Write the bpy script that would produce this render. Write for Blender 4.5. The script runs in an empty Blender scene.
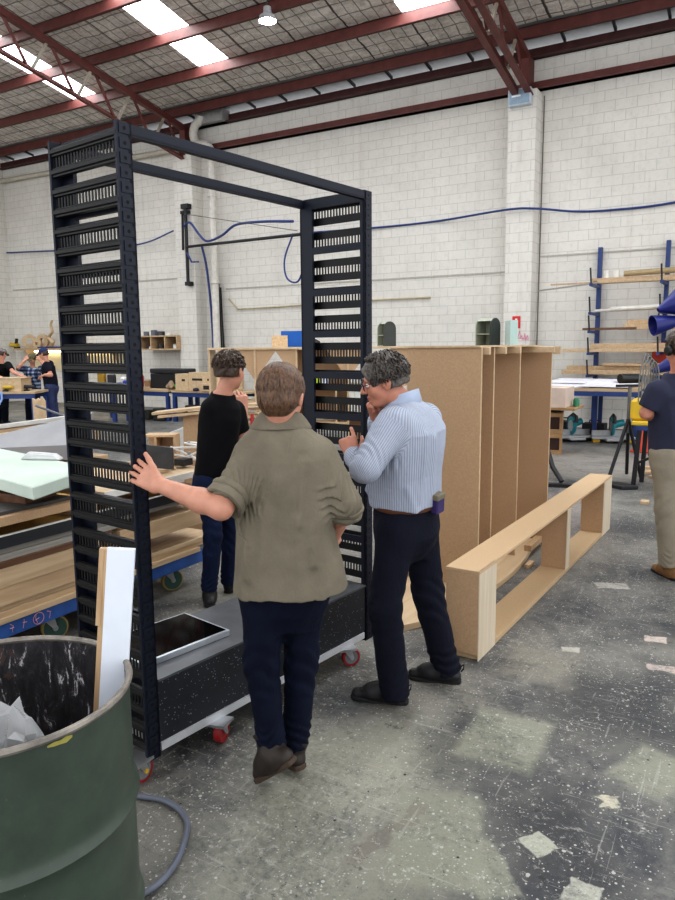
import bpy, math, random
import numpy as np
from mathutils import Vector, Matrix
random.seed(7); rng = np.random.default_rng(11)
COL = bpy.context.scene.collection
R = math.radians

# ------------------------------------------------------------------ helpers
def lin(c):
    c = c / 255.0
    return c / 12.92 if c <= 0.04045 else ((c + 0.055) / 1.055) ** 2.4
def rgb(r, g, b): return (lin(r), lin(g), lin(b), 1.0)

def tagp(o, label=None, cat=None, group=None, kind=None):
    if label: o['label'] = label
    if cat: o['category'] = cat
    if group: o['group'] = group
    if kind: o['kind'] = kind
    return o

def wloc(o):
    v = Vector((0, 0, 0))
    while o is not None:
        v += o.location; o = o.parent
    return v

def thing(name, label, cat, loc, group=None):
    o = bpy.data.objects.new(name, None); COL.objects.link(o)
    o.empty_display_size = .1
    o.location = loc
    return tagp(o, label, cat, group)

def unit(v):
    v = np.asarray(v, float); return v / (np.linalg.norm(v) + 1e-12)

class MB:
    """collects shapes in world coordinates, links them as one mesh object"""
    def __init__(s): s.v = []; s.f = []; s.m = []; s.sm = []
    def add(s, vs, fs, m=0, smooth=False):
        n = len(s.v); s.v += [tuple(map(float, p)) for p in vs]
        for f in fs: s.f.append(tuple(i + n for i in f)); s.m.append(m); s.sm.append(smooth)
        return s
    def box(s, x0, x1, y0, y1, z0, z1, m=0):
        return s.hexa([(x0,y0,z0),(x1,y0,z0),(x1,y1,z0),(x0,y1,z0),(x0,y0,z1),(x1,y0,z1),(x1,y1,z1),(x0,y1,z1)], m)
    def hexa(s, p, m=0):
        return s.add(p, [(0,3,2,1),(4,5,6,7),(0,1,5,4),(1,2,6,5),(2,3,7,6),(3,0,4,7)], m)
    def obox(s, c, ax, half, m=0):
        c = np.array(c, float); a = [unit(x) * h for x, h in zip(ax, half)]
        p = [c + i*a[0] + j*a[1] + k*a[2] for k in (-1,1) for (i,j) in ((-1,-1),(1,-1),(1,1),(-1,1))]
        return s.hexa(p, m)
    def bar(s, a, b, wid, thk, up=(0,0,1), m=0):
        a = np.array(a, float); b = np.array(b, float); d = unit(b - a)
        u = np.array(up, float); sd = np.cross(d, u)
        if np.linalg.norm(sd) < 1e-4: sd = np.cross(d, (1,0,0))
        sd = unit(sd); u = np.cross(sd, d)
        return s.obox((a+b)/2, (sd, d, u), (wid/2, np.linalg.norm(b-a)/2, thk/2), m)
    def tube(s, pts, r, n=8, m=0, close=False, cap=True, flat=1.0, up=None):
        P = [np.array(p, float) for p in pts]; N = len(P)
        rr = list(r) if hasattr(r, '__len__') else [r]*N
        vs = []; fs = []; pu = None
        for i in range(N):
            if close: t = P[(i+1) % N] - P[i-1]
            else: t = P[min(i+1, N-1)] - P[max(i-1, 0)]
            t = unit(t)
            if pu is None:
                u0 = np.array(up if up is not None else (0,0,1), float)
                if abs(t @ u0) > .95: u0 = np.array((1.,0,0))
                pu = unit(u0 - t*(u0@t))
            else: pu = unit(pu - t*(pu@t))
            w = np.cross(t, pu)
            for k in range(n):
                a = 2*math.pi*k/n
                vs.append(P[i] + rr[i]*(math.cos(a)*w + flat*math.sin(a)*pu))
        for i in range(N if close else N-1):
            j = (i+1) % N
            for k in range(n):
                l = (k+1) % n
                fs.append((i*n+k, i*n+l, j*n+l, j*n+k))
        if cap and not close:
            fs.append(tuple(range(n-1, -1, -1))); fs.append(tuple((N-1)*n + k for k in range(n)))
        return s.add(vs, fs, m, True)
    def cyl(s, a, b, r, r2=None, n=20, m=0): return s.tube([a, b], [r, r if r2 is None else r2], n, m)
    def lathe(s, prof, c, n=48, m=0, ax=None):
        # prof: (radius, height) pairs around the vertical (or ax = 3 vectors: x, y, up) through c
        c = np.array(c, float)
        X, Y, Z = [np.array(q, float) for q in (ax or ((1,0,0),(0,1,0),(0,0,1)))]
        vs = [c + r*(math.cos(2*math.pi*k/n)*X + math.sin(2*math.pi*k/n)*Y) + h*Z for r, h in prof for k in range(n)]
        fs = [(i*n+k, i*n+(k+1)%n, (i+1)*n+(k+1)%n, (i+1)*n+k) for i in range(len(prof)-1) for k in range(n)]
        return s.add(vs, fs, m, True)
    def prism(s, poly, vec, m=0):
        n = len(poly); v = np.array(vec, float)
        P = [np.array(p, float) for p in poly]
        vs = P + [p + v for p in P]
        fs = [tuple(range(n-1, -1, -1)), tuple(range(n, 2*n))] + [(i, (i+1)%n, n+(i+1)%n, n+i) for i in range(n)]
        return s.add(vs, fs, m)
    def build(s, name, mats, parent=None, bevel=0, label=None, fix=True, org=None):
        v = np.array(s.v, float)
        if parent is not None: org = np.array(wloc(parent)); loc = (0,0,0)
        elif org is not None: org = np.array(org, float); loc = org
        else:
            org = np.array([(v[:,0].min()+v[:,0].max())/2, (v[:,1].min()+v[:,1].max())/2, v[:,2].min()]); loc = org
        me = bpy.data.meshes.new(name); me.from_pydata((v-org).tolist(), [], s.f)
        if not isinstance(mats, (list, tuple)): mats = [mats]
        for m in mats: me.materials.append(m)
        me.polygons.foreach_set('material_index', s.m); me.polygons.foreach_set('use_smooth', s.sm)
        me.update()
        if fix:
            import bmesh
            bm = bmesh.new(); bm.from_mesh(me); bmesh.ops.recalc_face_normals(bm, faces=bm.faces); bm.to_mesh(me); bm.free()
        if any(s.sm): me.set_sharp_from_angle(angle=R(40))
        o = bpy.data.objects.new(name, me); COL.objects.link(o); o.location = loc
        if parent is not None: o.parent = parent
        if label: o['label'] = label
        if bevel:
            b = o.modifiers.new('bevel', 'BEVEL'); b.width = bevel; b.segments = 1; b.limit_method = 'ANGLE'; b.angle_limit = R(50)
        return o

def curve(pts, n=6):
    """a smooth path through the given points"""
    P = [np.array(p, float) for p in pts]; P = [2*P[0]-P[1]] + P + [2*P[-1]-P[-2]]; out = []
    for i in range(1, len(P)-2):
        for k in range(n):
            t = k/n; a, b, c, d = P[i-1:i+3]
            out.append(.5*((2*b) + (c-a)*t + (2*a-5*b+4*c-d)*t*t + (3*b-a-3*c+d)*t**3))
    return out + [P[-2]]
def structure(o): o['kind'] = 'structure'; return o
def item(mb, name, mats, label, cat, group=None, bevel=0, kind=None):
    return tagp(mb.build(name, mats, None, bevel), label, cat, group, kind)

# ------------------------------------------------------------------ materials
class NT:
    def __init__(s, name):
        s.m = bpy.data.materials.new(name); s.m.use_nodes = True
        s.t = s.m.node_tree; s.n = s.t.nodes; s.l = s.t.links
        s.b = s.n['Principled BSDF']
        s._tc = None
    def N(s, ty, **kw):
        x = s.n.new(ty)
        for k, v in kw.items():
            if k in x.inputs: x.inputs[k].default_value = v
            else: setattr(x, k, v)
        return x
    def L(s, a, b): s.l.new(a, b)
    def obj(s, scale=(1,1,1), rot=(0,0,0), loc=(0,0,0)):
        if s._tc is None: s._tc = s.N('ShaderNodeTexCoord')
        mp = s.N('ShaderNodeMapping'); mp.inputs['Scale'].default_value = scale
        mp.inputs['Rotation'].default_value = rot; mp.inputs['Location'].default_value = loc
        s.L(s._tc.outputs['Object'], mp.inputs['Vector']); return mp.outputs['Vector']
    def noise(s, vec, scale, detail=4, rough=.55, dist=0):
        x = s.N('ShaderNodeTexNoise'); x.inputs['Scale'].default_value = scale; x.inputs['Detail'].default_value = detail
        x.inputs['Roughness'].default_value = rough; x.inputs['Distortion'].default_value = dist
        s.L(vec, x.inputs['Vector']); return x.outputs['Fac']
    def ramp(s, fac, stops):
        x = s.N('ShaderNodeValToRGB'); e = x.color_ramp.elements
        while len(e) < len(stops): e.new(.5)
        for el, (p, c) in zip(e, stops): el.position = p; el.color = c
        s.L(fac, x.inputs['Fac']); return x.outputs['Color']
    def mix(s, fac, a, b, mode='MIX'):
        x = s.N('ShaderNodeMix'); x.data_type = 'RGBA'; x.blend_type = mode
        for sock, v in ((x.inputs[0], fac), (x.inputs[6], a), (x.inputs[7], b)):
            if isinstance(v, (int, float)): sock.default_value = v
            elif isinstance(v, tuple): sock.default_value = v
            else: s.L(v, sock)
        return x.outputs[2]
    def math(s, op, a, b=None, c=None, clamp=False):
        x = s.N('ShaderNodeMath'); x.operation = op; x.use_clamp = clamp
        for i, v in enumerate((a, b, c)):
            if v is None: continue
            if isinstance(v, (int, float)): x.inputs[i].default_value = v
            else: s.L(v, x.inputs[i])
        return x.outputs[0]
    def bump(s, h, strength=.3, dist=.01):
        x = s.N('ShaderNodeBump'); x.inputs['Strength'].default_value = strength; x.inputs['Distance'].default_value = dist
        s.L(h, x.inputs['Height']); s.L(x.outputs[0], s.b.inputs['Normal'])
    def set(s, **kw):
        for k, v in kw.items(): s.b.inputs[k.replace('_', ' ')].default_value = v
        return s

BW = lambda v: (v, v, v, 1)
def plain(name, c, rough=.5, metal=0, var=.12, scale=9, bump=0, bscale=None, spec=None):
    t = NT(name); v = t.obj()
    n = t.noise(v, scale, 5)
    d = tuple(x*(1-var) for x in c[:3]) + (1,); u = tuple(min(1, x*(1+var)) for x in c[:3]) + (1,)
    t.L(t.ramp(n, [(.3, d), (.7, u)]), t.b.inputs['Base Color'])
    t.set(Roughness=rough, Metallic=metal)
    if spec is not None: t.set(Specular_IOR_Level=spec)
    if bump: t.bump(t.noise(v, bscale or scale*6, 3), bump, .004)
    return t.m
def wood(name, c1, c2, axis=1, fine=40, rough=.55):
    t = NT(name); sc = [1,1,1]; sc[axis] = .06
    v = t.obj(tuple(sc)); n = t.noise(v, fine, 5, .6, .6)
    big = t.noise(t.obj(), 2.2, 2)
    col = t.ramp(n, [(.3, c1), (.7, c2)])
    t.L(t.mix(t.math('MULTIPLY', big, .35), col, tuple(x*.72 for x in c1[:3])+(1,)), t.b.inputs['Base Color'])
    t.set(Roughness=rough); t.bump(n, .15, .002); return t.m
def mdf(name, c, var=.1):
    t = NT(name); v = t.obj(); n = t.noise(v, 90, 3, .7); b = t.noise(v, 1.6, 3)
    d = tuple(x*(1-var) for x in c[:3])+(1,); u = tuple(min(1, x*(1+var)) for x in c[:3])+(1,)
    col = t.ramp(n, [(.35, d), (.65, u)])
    t.L(t.mix(t.math('MULTIPLY', b, .5), col, tuple(x*.8 for x in c[:3])+(1,)), t.b.inputs['Base Color'])
    t.set(Roughness=.6); return t.m
def cloth(name, c, var=.2, weave=300, bump=.25, rough=.85, folds=9):
    t = NT(name); v = t.obj(); n = t.noise(v, folds, 3, .5, .4); f = t.noise(v, weave, 2)
    d = tuple(x*(1-var) for x in c[:3])+(1,); u = tuple(min(1, x*(1+var)) for x in c[:3])+(1,)
    t.L(t.ramp(t.math('ADD', t.math('MULTIPLY', n, .65), t.math('MULTIPLY', f, .35)), [(.3, d), (.7, u)]), t.b.inputs['Base Color'])  # broad noise puts light and dark fold shading into the colour
    t.set(Roughness=rough, Specular_IOR_Level=.2)
    w = t.noise(t.obj((1,1,.55)), 26, 3, .55, 1.2)
    t.bump(t.math('ADD', w, t.math('MULTIPLY', f, .12)), bump, .02); return t.m
# ------------------------------------------------------------------ bodies and clothes: smooth unions of tapered limbs, meshed by surface nets
class Sdf:
    def __init__(s): s.p = []; s.disp = None
    # every primitive: (function of Nx3 points -> distance, bbox lo, bbox hi, k, mode)
    def _add(s, fn, lo, hi, k, mode='u'): s.p.append((fn, np.array(lo, float), np.array(hi, float), k, mode)); return s
    def cone(s, a, b, ra, rb, k=.02, cuta=False, cutb=False, mode='u', flat=None):
        a = np.array(a, float); b = np.array(b, float); ab = b - a; L2 = ab @ ab; d = ab / math.sqrt(L2)
        def fn(p):
            q = p - a
            if flat is not None:                 # (axis, factor): squash the section along an axis
                ax = unit(flat[0]); q = q + np.outer(q @ ax, ax)*(1/flat[1]-1)
                ab_ = ab + (ab @ ax)*ax*(1/flat[1]-1)
            else: ab_ = ab
            t = np.clip((q @ ab_) / (ab_ @ ab_), 0, 1)
            r = ra + (rb - ra)*t
            dist = np.linalg.norm(q - np.outer(t, ab_), axis=1) - r
            if cuta: dist = np.maximum(dist, -((p - a) @ d))
            if cutb: dist = np.maximum(dist, (p - b) @ d)
            return dist
        r = max(ra, rb)*(1 if flat is None else max(1, flat[1]))
        return s._add(fn, np.minimum(a, b)-r, np.maximum(a, b)+r, k, mode)
    def chain(s, pts, rs, k=.02, cutb=False):
        for i in range(len(pts)-1):
            s.cone(pts[i], pts[i+1], rs[i], rs[i+1], k, cutb=(cutb and i == len(pts)-2))
        return s
    def ell(s, c, r, ax=None, k=.02, mode='u'):
        c = np.array(c, float); r = np.array(r, float); A = np.eye(3) if ax is None else np.array([unit(x) for x in ax])
        def fn(p):
            q = (p - c) @ A.T
            k0 = np.linalg.norm(q/r, axis=1); k1 = np.linalg.norm(q/(r*r), axis=1) + 1e-9
            return k0*(k0-1)/k1
        R_ = np.abs(A).T @ r
        return s._add(fn, c-R_, c+R_, k, mode)
    def stack(s, o, ax, rows, k=.02, p=2.3, mode='u'):
        # rows: (height, centre right, centre forward, half width, half depth) in the frame ax = right, forward, up
        o = np.array(o, float); A = np.array([unit(x) for x in ax]); rows = np.array(rows, float)
        def fn(pt):
            q = (pt - o) @ A.T; z = q[:,2]
            cx, cy, a, b = [np.interp(z, rows[:,0], rows[:,i]) for i in (1,2,3,4)]
            e = (np.abs((q[:,0]-cx)/a)**p + np.abs((q[:,1]-cy)/b)**p)**(1/p)
            d = (e-1)*np.minimum(a, b)*.9
            return np.maximum(d, np.maximum(rows[0,0]-z, z-rows[-1,0]))
        m = rows[:,3:].max() + np.abs(rows[:,1:3]).max()
        h0, h1 = rows[0,0], rows[-1,0]
        P = [o + A.T @ np.array([sx*m, sy*m, h]) for sx in (-1,1) for sy in (-1,1) for h in (h0, h1)]
        return s._add(fn, np.min(P, 0), np.max(P, 0), k, mode)
    def plane(s, pt, n, lo, hi):    # keep the side n points away from, inside a box
        pt = np.array(pt, float); n = unit(n)
        return s._add(lambda p: -((p - pt) @ n), lo, hi, 0, 'c')
    def mesh(s, h, lo=None, hi=None, iters=2):
        us = [q for q in s.p if q[4] == 'u']
        lo = np.min([q[1] for q in us], 0) - 4*h - .03; hi = np.max([q[2] for q in us], 0) + 4*h + .03
        n = np.ceil((hi - lo)/h).astype(int) + 1
        V = np.full(n, 1.0, np.float32)
        for fn, a, b, k, mode in s.p:
            mg = k + 4*h + (.03 if mode == 'u' else 0)
            i0 = np.clip(np.floor((a - mg - lo)/h).astype(int), 0, n); i1 = np.clip(np.ceil((b + mg - lo)/h).astype(int)+1, 0, n)
            if (i1 <= i0).any(): continue
            g = np.meshgrid(*[lo[j] + h*np.arange(i0[j], i1[j]) for j in range(3)], indexing='ij')
            P = np.stack([x.ravel() for x in g], 1)
            d = fn(P).reshape(g[0].shape)
            S = V[i0[0]:i1[0], i0[1]:i1[1], i0[2]:i1[2]]
            if mode == 'u':
                if k > 0:
                    hh = np.maximum(k - np.abs(S - d), 0)/k; S[...] = np.minimum(S, d) - hh*hh*k*.25
                else: S[...] = np.minimum(S, d)
            elif mode == 's':
                if k > 0:
                    hh = np.maximum(k - np.abs(S + d), 0)/k; S[...] = np.maximum(S, -d) + hh*hh*k*.25
                else: S[...] = np.maximum(S, -d)
            elif mode == 'c': S[...] = np.maximum(S, -d)
            elif mode == 'd': S[...] = S + d          # displacement
        return surfnet(V, lo, h, iters, s.disp)

def surfnet(V, org, h, iters, disp=None):
    if disp is not None:
        idx = np.argwhere(np.abs(V) < 6*h)
        P = org + idx*h
        V[idx[:,0], idx[:,1], idx[:,2]] += disp(P)
    S = V < 0; n = np.array(V.shape)
    c = np.zeros(n-1, np.int8)
    for i in (0,1):
        for j in (0,1):
            for k in (0,1): c += S[i:n[0]-1+i, j:n[1]-1+j, k:n[2]-1+k]
    mixed = (c > 0) & (c < 8)
    cells = np.argwhere(mixed); idx = np.full(n-1, -1, np.int64); idx[mixed] = np.arange(len(cells))
    acc = np.zeros((len(cells), 3)); cnt = np.zeros(len(cells))
    cor = [(i,j,k) for i in (0,1) for j in (0,1) for k in (0,1)]
    val = {o: V[cells[:,0]+o[0], cells[:,1]+o[1], cells[:,2]+o[2]] for o in cor}
    for o in cor:
        for ax in range(3):
            if o[ax]: continue
            q = list(o); q[ax] = 1; q = tuple(q)
            a, b = val[o], val[q]; m = (a < 0) != (b < 0)
            t = np.where(m, a/np.where(m, a-b, 1), 0)
            pt = np.tile(np.array(o, float), (len(cells), 1)); pt[:,ax] += t
            acc[m] += pt[m]; cnt[m] += 1
    vs = org + h*(cells + acc/cnt[:,None])
    fs = []
    for ax in range(3):
        u, w = (ax+1) % 3, (ax+2) % 3
        sl0 = [slice(None)]*3; sl1 = [slice(None)]*3
        sl0[ax] = slice(0, n[ax]-1); sl1[ax] = slice(1, n[ax])
        d = S[tuple(sl0)] != S[tuple(sl1)]
        e = np.argwhere(d)
        e = e[(e[:,u] > 0) & (e[:,w] > 0) & (e[:,u] < n[u]-1) & (e[:,w] < n[w]-1)]
        inside = S[e[:,0], e[:,1], e[:,2]]
        def cell(du, dw):
            q = e.copy(); q[:,u] += du; q[:,w] += dw; return idx[q[:,0], q[:,1], q[:,2]]
        a, b, c_, d_ = cell(-1,-1), cell(0,-1), cell(0,0), cell(-1,0)
        F = np.stack([a, b, c_, d_], 1); F[~inside] = F[~inside][:, ::-1]
        fs.append(F)
    F = np.concatenate(fs); F = F[(F >= 0).all(1)]
    E = np.concatenate([F[:, [0,1]], F[:, [1,2]], F[:, [2,3]], F[:, [3,0]]])
    for it in range(iters):
        sm = np.zeros_like(vs); ct = np.zeros(len(vs))
        np.add.at(sm, E[:,0], vs[E[:,1]]); np.add.at(sm, E[:,1], vs[E[:,0]])
        np.add.at(ct, E[:,0], 1); np.add.at(ct, E[:,1], 1)
        avg = sm/np.maximum(ct, 1)[:,None]
        vs = vs + (avg - vs)*(.5 if it % 2 == 0 else -.25)
    return vs, F

def build_sdf(s, name, mat, parent, h, iters=2, attr=None):
    vs, F = s.mesh(h, iters=iters)
    org = np.array(wloc(parent))
    me = bpy.data.meshes.new(name)
    me.from_pydata((vs-org).tolist(), [], F.tolist()); me.materials.append(mat)
    me.polygons.foreach_set('use_smooth', [True]*len(me.polygons)); me.update()
    if attr is not None:
        a = me.attributes.new('stripe', 'FLOAT', 'POINT'); a.data.foreach_set('value', attr(vs).astype(np.float32))
    o = bpy.data.objects.new(name, me); COL.objects.link(o); o.parent = parent
    return o

def crinkle(amp, freq, seed=1, stretch=(1,1,1)):
    g = np.random.default_rng(seed); K = g.normal(size=(7,3)); K /= np.linalg.norm(K, axis=1)[:,None]
    K *= freq*g.uniform(.6, 1.7, size=(7,1))*np.array(stretch); ph = g.uniform(0, 6.28, 7)
    def f(P):
        w = P + .02*np.sin(P[:, [1,2,0]]*freq*.35)
        x = np.sin(w @ K.T + ph)
        return -amp*(np.maximum(0, x[:, :4]).sum(1)*.5 - x[:, 4:].sum(1)*.25 - .6)
    return f
def folds(lines, base=None):
    # lines: (a, b, radius, height) creases raised (height > 0) or sunk along a segment
    def f(P):
        v = base(P) if base is not None else np.zeros(len(P))
        for a, b, r, hgt in lines:
            a = np.array(a, float); ab = np.array(b, float)-a
            t = np.clip(((P-a) @ ab)/(ab @ ab), 0, 1)
            d = np.linalg.norm(P-a-np.outer(t, ab), axis=1)
            v = v - hgt*np.exp(-(d/r)**2)
        return v
    return f
def ringfolds(a, b, num, rad, amp, tilt=.5, seed=0, base=None):
    # creases wrapped round a limb between a and b
    a = np.array(a, float); b = np.array(b, float); d = unit(b-a); L = np.linalg.norm(b-a)
    g = np.random.default_rng(seed); n1 = unit(np.cross(d, g.normal(size=3))); n2 = np.cross(d, n1)
    def f(P):
        v = base(P) if base is not None else np.zeros(len(P))
        q = P-a; t = q @ d; r = np.linalg.norm(q-np.outer(t, d), axis=1)
        w = np.clip(1-(r/rad), 0, 1)**.5*np.clip((t+.02)/.04, 0, 1)*np.clip((L+.02-t)/.04, 0, 1)
        ph = t + tilt*(q @ n1) + tilt*.5*np.abs(q @ n2)
        return v - amp*w*np.sin(ph/L*num*2*math.pi + 1.5*np.sin(q @ n2*40))
    return f

def frame(fwd, pitch=0, roll=0):
    """right, forward, up for a head or trunk facing fwd (horizontal), pitched down and rolled"""
    f = unit((fwd[0], fwd[1], 0)); r = np.array((f[1], -f[0], 0)); u = np.array((0,0,1.))
    f2 = f*math.cos(pitch) - u*math.sin(pitch); u2 = u*math.cos(pitch) + f*math.sin(pitch)
    r2 = r*math.cos(roll) - u2*math.sin(roll); u3 = u2*math.cos(roll) + r*math.sin(roll)
    return r2, f2, u3
def azv(deg): return (math.sin(R(deg)), math.cos(R(deg)), 0)

def head_sdf(s, c, ax, sc=1.0):
    A = np.array(ax); c = np.array(c, float)
    P = lambda x, y, z: c + A.T @ (np.array((x, y, z))*sc)
    e = lambda p, r, k, m='u', a=ax: s.ell(P(*p), np.array(r)*sc, a, k*sc, m)
    e((0,-.012,.032), (.076,.096,.086), .01)
    e((0,.03,-.03), (.059,.062,.082), .03)
    e((0,.058,-.09), (.028,.026,.022), .03)
    for q in (-1, 1):
        e((q*.04,.05,-.028), (.025,.03,.03), .02)
        e((q*.031,.094,.008), (.019,.017,.012), .012, 's')
        e((q*.03,.076,.03), (.026,.016,.011), .015)
        e((q*.079,-.006,-.006), (.009,.02,.032), .006)
        e((q*.086,-.012,.002), (.006,.017,.025), .004)
        e((q*.085,.0,-.002), (.006,.007,.012), .004, 's')
    s.cone(P(0,.086,.02), P(0,.112,-.022), .009*sc, .013*sc, .012*sc)
    for q in (-1, 1): e((q*.012,.1,-.027), (.009,.01,.008), .006)
    e((0,.088,-.052), (.023,.009,.006), .006); e((0,.087,-.063), (.02,.009,.007), .006)
    return P

def hand_sdf(s, wr, dirv, dorsal, left, curl=((8,15,10),)*4, spread=(12,4,-4,-11), thumb=(42,-15,10), sc=1.0, k=.005):
    x = unit(dirv); z = unit(np.array(dorsal, float) - x*(np.array(dorsal, float) @ x)); y = np.cross(z, x)*(-1 if left else 1)
    o = np.array(wr, float)
    P = lambda a, b, c: o + sc*(a*x + b*y + c*z)
    for b0, b1 in ((.016,.03), (.004,.008), (-.01,-.014), (-.018,-.032)):
        s.cone(P(.0, b0, 0), P(.082, b1, 0), .019*sc, .0125*sc, .012*sc)
    roots = ((.086,.031), (.09,.0095), (.085,-.0125), (.077,-.034)); lens = ((.043,.026,.021), (.048,.03,.022), (.044,.028,.021), (.034,.021,.018))
    for (ra, rb), ln, cu, sp in zip(roots, lens, curl, spread):
        p = P(ra, rb, 0); a = 0; r = .0093*sc
        yy = math.tan(R(sp))
        for L, c in zip(ln, cu):
            a += R(c)
            d = unit(x*math.cos(a) - z*math.sin(a) + y*yy*math.cos(a))
            q = p + d*L*sc
            s.cone(p, q, r, r*.93, k*sc); p = q; r *= .93
    p = P(.02, .024, -.004); ta, td, tb = thumb
    dirs = [(R(ta), R(td)), (R(ta-tb), R(td)), (R(ta-2*tb), R(td))]; r = .015*sc
    for (a, e), L, r2 in zip(dirs, (.042,.034,.027), (.0115,.0105,.0088)):
        d = unit(x*math.cos(a) + y*math.sin(a) + z*math.sin(e))
        q = p + d*L*sc; s.cone(p, q, r, r2*sc, .006*sc); p = q; r = r2*sc
    return s

def limb(s, sh, el, wr, rs=(.05,.042,.04,.027), k=.02):
    sh, el, wr = [np.array(q, float) for q in (sh, el, wr)]
    s.cone(sh, el, rs[0], rs[1], k); m = el + (wr-el)*.3
    s.cone(el, m, rs[2], rs[2]*1.07, k); s.cone(m, wr, rs[2]*1.07, rs[3], k)

def face_bits(body, P, skin_lip, eye_m, brow_m, sc=1.0, ax=None):
    for q in (-1, 1):
        m = MB(); m.lathe([(.0115*sc*math.sin(a), -.0115*sc*math.cos(a)) for a in np.linspace(.01, math.pi-.01, 9)], P(q*.031,.078,.008), 14, 0, None)
        c = P(q*.031,.0886,.008); m.lathe([(.0001, .0012*sc), (.005*sc, .0006*sc), (.0055*sc, -.002*sc)], c, 12, 1, (ax[0], ax[2], ax[1]))
        m.build('eye', eye_m, body)
        b = MB(); b.tube([P(q*x, y, z) for x, y, z in ((.014,.094,.03),(.028,.094,.036),(.044,.082,.03))], [.0035*sc,.0045*sc,.002*sc], 6)
        b.build('eyebrow', brow_m, body)
    m = MB(); m.tube([P(x, y, z) for x, y, z in ((-.022,.088,-.057),(-.01,.0965,-.054),(0,.0965,-.056),(.01,.0965,-.054),(.022,.088,-.057))], [.002*sc,.0045*sc,.0042*sc,.0045*sc,.002*sc], 6)
    m.tube([P(x, y, z) for x, y, z in ((-.019,.0875,-.06),(0,.0955,-.0645),(.019,.0875,-.06))], [.002*sc,.005*sc,.002*sc], 6)
    m.build('lips', skin_lip, body)

def hair_part(parent, P, ax, mat, h=.004, thick=.014, nape=-.06, front=.03, lock=None, curl=0, seed=3, sc=1.0, name='hair'):
    s = Sdf()
    s.ell(P(0,-.014,.034), np.array((.077+thick, .098+thick, .086+thick))*sc, ax, .01)
    s.ell(P(0,-.05,-.02), np.array((.066+thick*.7, .05+thick, .07))*sc, ax, .03)
    big = .25*sc
    s.ell(P(0,.12,-.04+front-.03), np.array((.073, .082, .1))*sc, ax, .012, 's')
    s.ell(P(.09,.035,-.06), np.array((.05,.05,.07))*sc, ax, .01, 's'); s.ell(P(-.09,.035,-.06), np.array((.05,.05,.07))*sc, ax, .01, 's')
    s.ell(P(.1,-.0,-.03), np.array((.03,.028,.04))*sc, ax, .008, 's'); s.ell(P(-.1,-.0,-.03), np.array((.03,.028,.04))*sc, ax, .008, 's')
    c = P(0,0,0); s.plane(P(0,0,nape), -np.array(ax[2]), c-big, c+big)
    s.disp = crinkle(.0012 if not curl else .004, 120 if not curl else 95, seed)
    o = build_sdf(s, name, mat, parent, h)
    if lock:
        g = np.random.default_rng(seed); m = MB(); n, rad, drop = lock[:3]; fr = lock[3] if len(lock) > 3 else .42
        for i in range(n):
            ph = g.uniform(0, 2*math.pi); el0 = g.uniform(.25, 1.45) if math.cos(ph) > .3 or i % 3 else g.uniform(-.2, .7)
            # angle measured from forward; the face side stays short
            facing = math.cos(ph)
            el1 = el0 - g.uniform(.7, 1.25) if facing < .45 else el0 - g.uniform(.3, .5)
            if facing > .45: el1 = max(el1, fr); el0 = max(el0, fr+.2)
            else: el1 = max(el1, drop)
            pts = []; tw = g.normal()*.25
            for t in np.linspace(0, 1, 7):
                e = el0 + (el1-el0)*t; a = ph + tw*t
                w = curl*math.sin(t*9+i)*.012
                dv = np.array((math.cos(e)*math.sin(a), math.cos(e)*math.cos(a), math.sin(e))); c0 = np.array((0,-.014,.034)); far = 0
                for cc, rr in ((c0, np.array((.077+thick,.098+thick,.086+thick))), (np.array((0,-.05,-.02)), np.array((.066+thick*.7,.05+thick,.07)))):
                    q = (c0-cc)/rr; k_ = dv/rr; A_ = k_@k_; B_ = q@k_; D_ = B_*B_-A_*(q@q-1)
                    if D_ > 0: far = max(far, (-B_+math.sqrt(D_))/A_)
                pts.append(P(*(c0+dv*(far+.0025+w)+np.array((curl*.004*math.sin(t*14+i*2),0,0)))))
            r = rad*g.uniform(.6, 1.2)*sc
            m.tube(pts, [r*.4, r, r, r, r*.9, r*.6, r*.15], 5, 0, flat=.5)
        m.build('hair_strands', mat, o)
    return o

def shoe(parent, an, he, to, mats, name='boot', shaft=.1, r=.045, h=.006, tip=None):
    an, he, to = [np.array(q, float) for q in (an, he, to)]
    s = Sdf(); d = unit(to-he); L = np.linalg.norm(to-he)
    up = np.array((0,0,1.)); up = unit(up - d*(up@d)); sd = np.cross(d, up)
    s.cone(he + up*.035, he + d*L*.55 + up*.036, .037, .042, .02)
    s.cone(he + d*L*.5 + up*.03, to - d*.034 + up*.022, .041, .032, .02)
    s.cone(an, he + d*.045 + up*.05, r*.98, r, .03)
    s.cone(he + d*.06 + up*.075, he + d*L*.6 + up*.05, r*.85, .034, .03)
    if shaft: s.cone(an + unit(an-he)*0 , an + up*shaft*.6, r, r*.98, .02, cutb=True)
    s.plane(he + up*.006, -up, he-.5, he+.5)
    s.disp = crinkle(.0016, 70, 5)
    o = build_sdf(s, name, mats[0], parent, h)
    m = MB(); prof = []
    W = [(-.037,.012),(-.03,.028),(0,.036),(.3,.035),(.55,.043),(.8,.043),(.93,.034),(1.0,.012)]
    pts = []
    for t, w in W: pts.append((t if t < 0 else t*L, w))
    poly = [he + d*x + sd*w for x, w in pts] + [he + d*x - sd*w for x, w in reversed(pts)]
    m.prism([p - up*.002 for p in poly], up*.022)
    m.build('sole', mats[1], o, .004)
    return o
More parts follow.
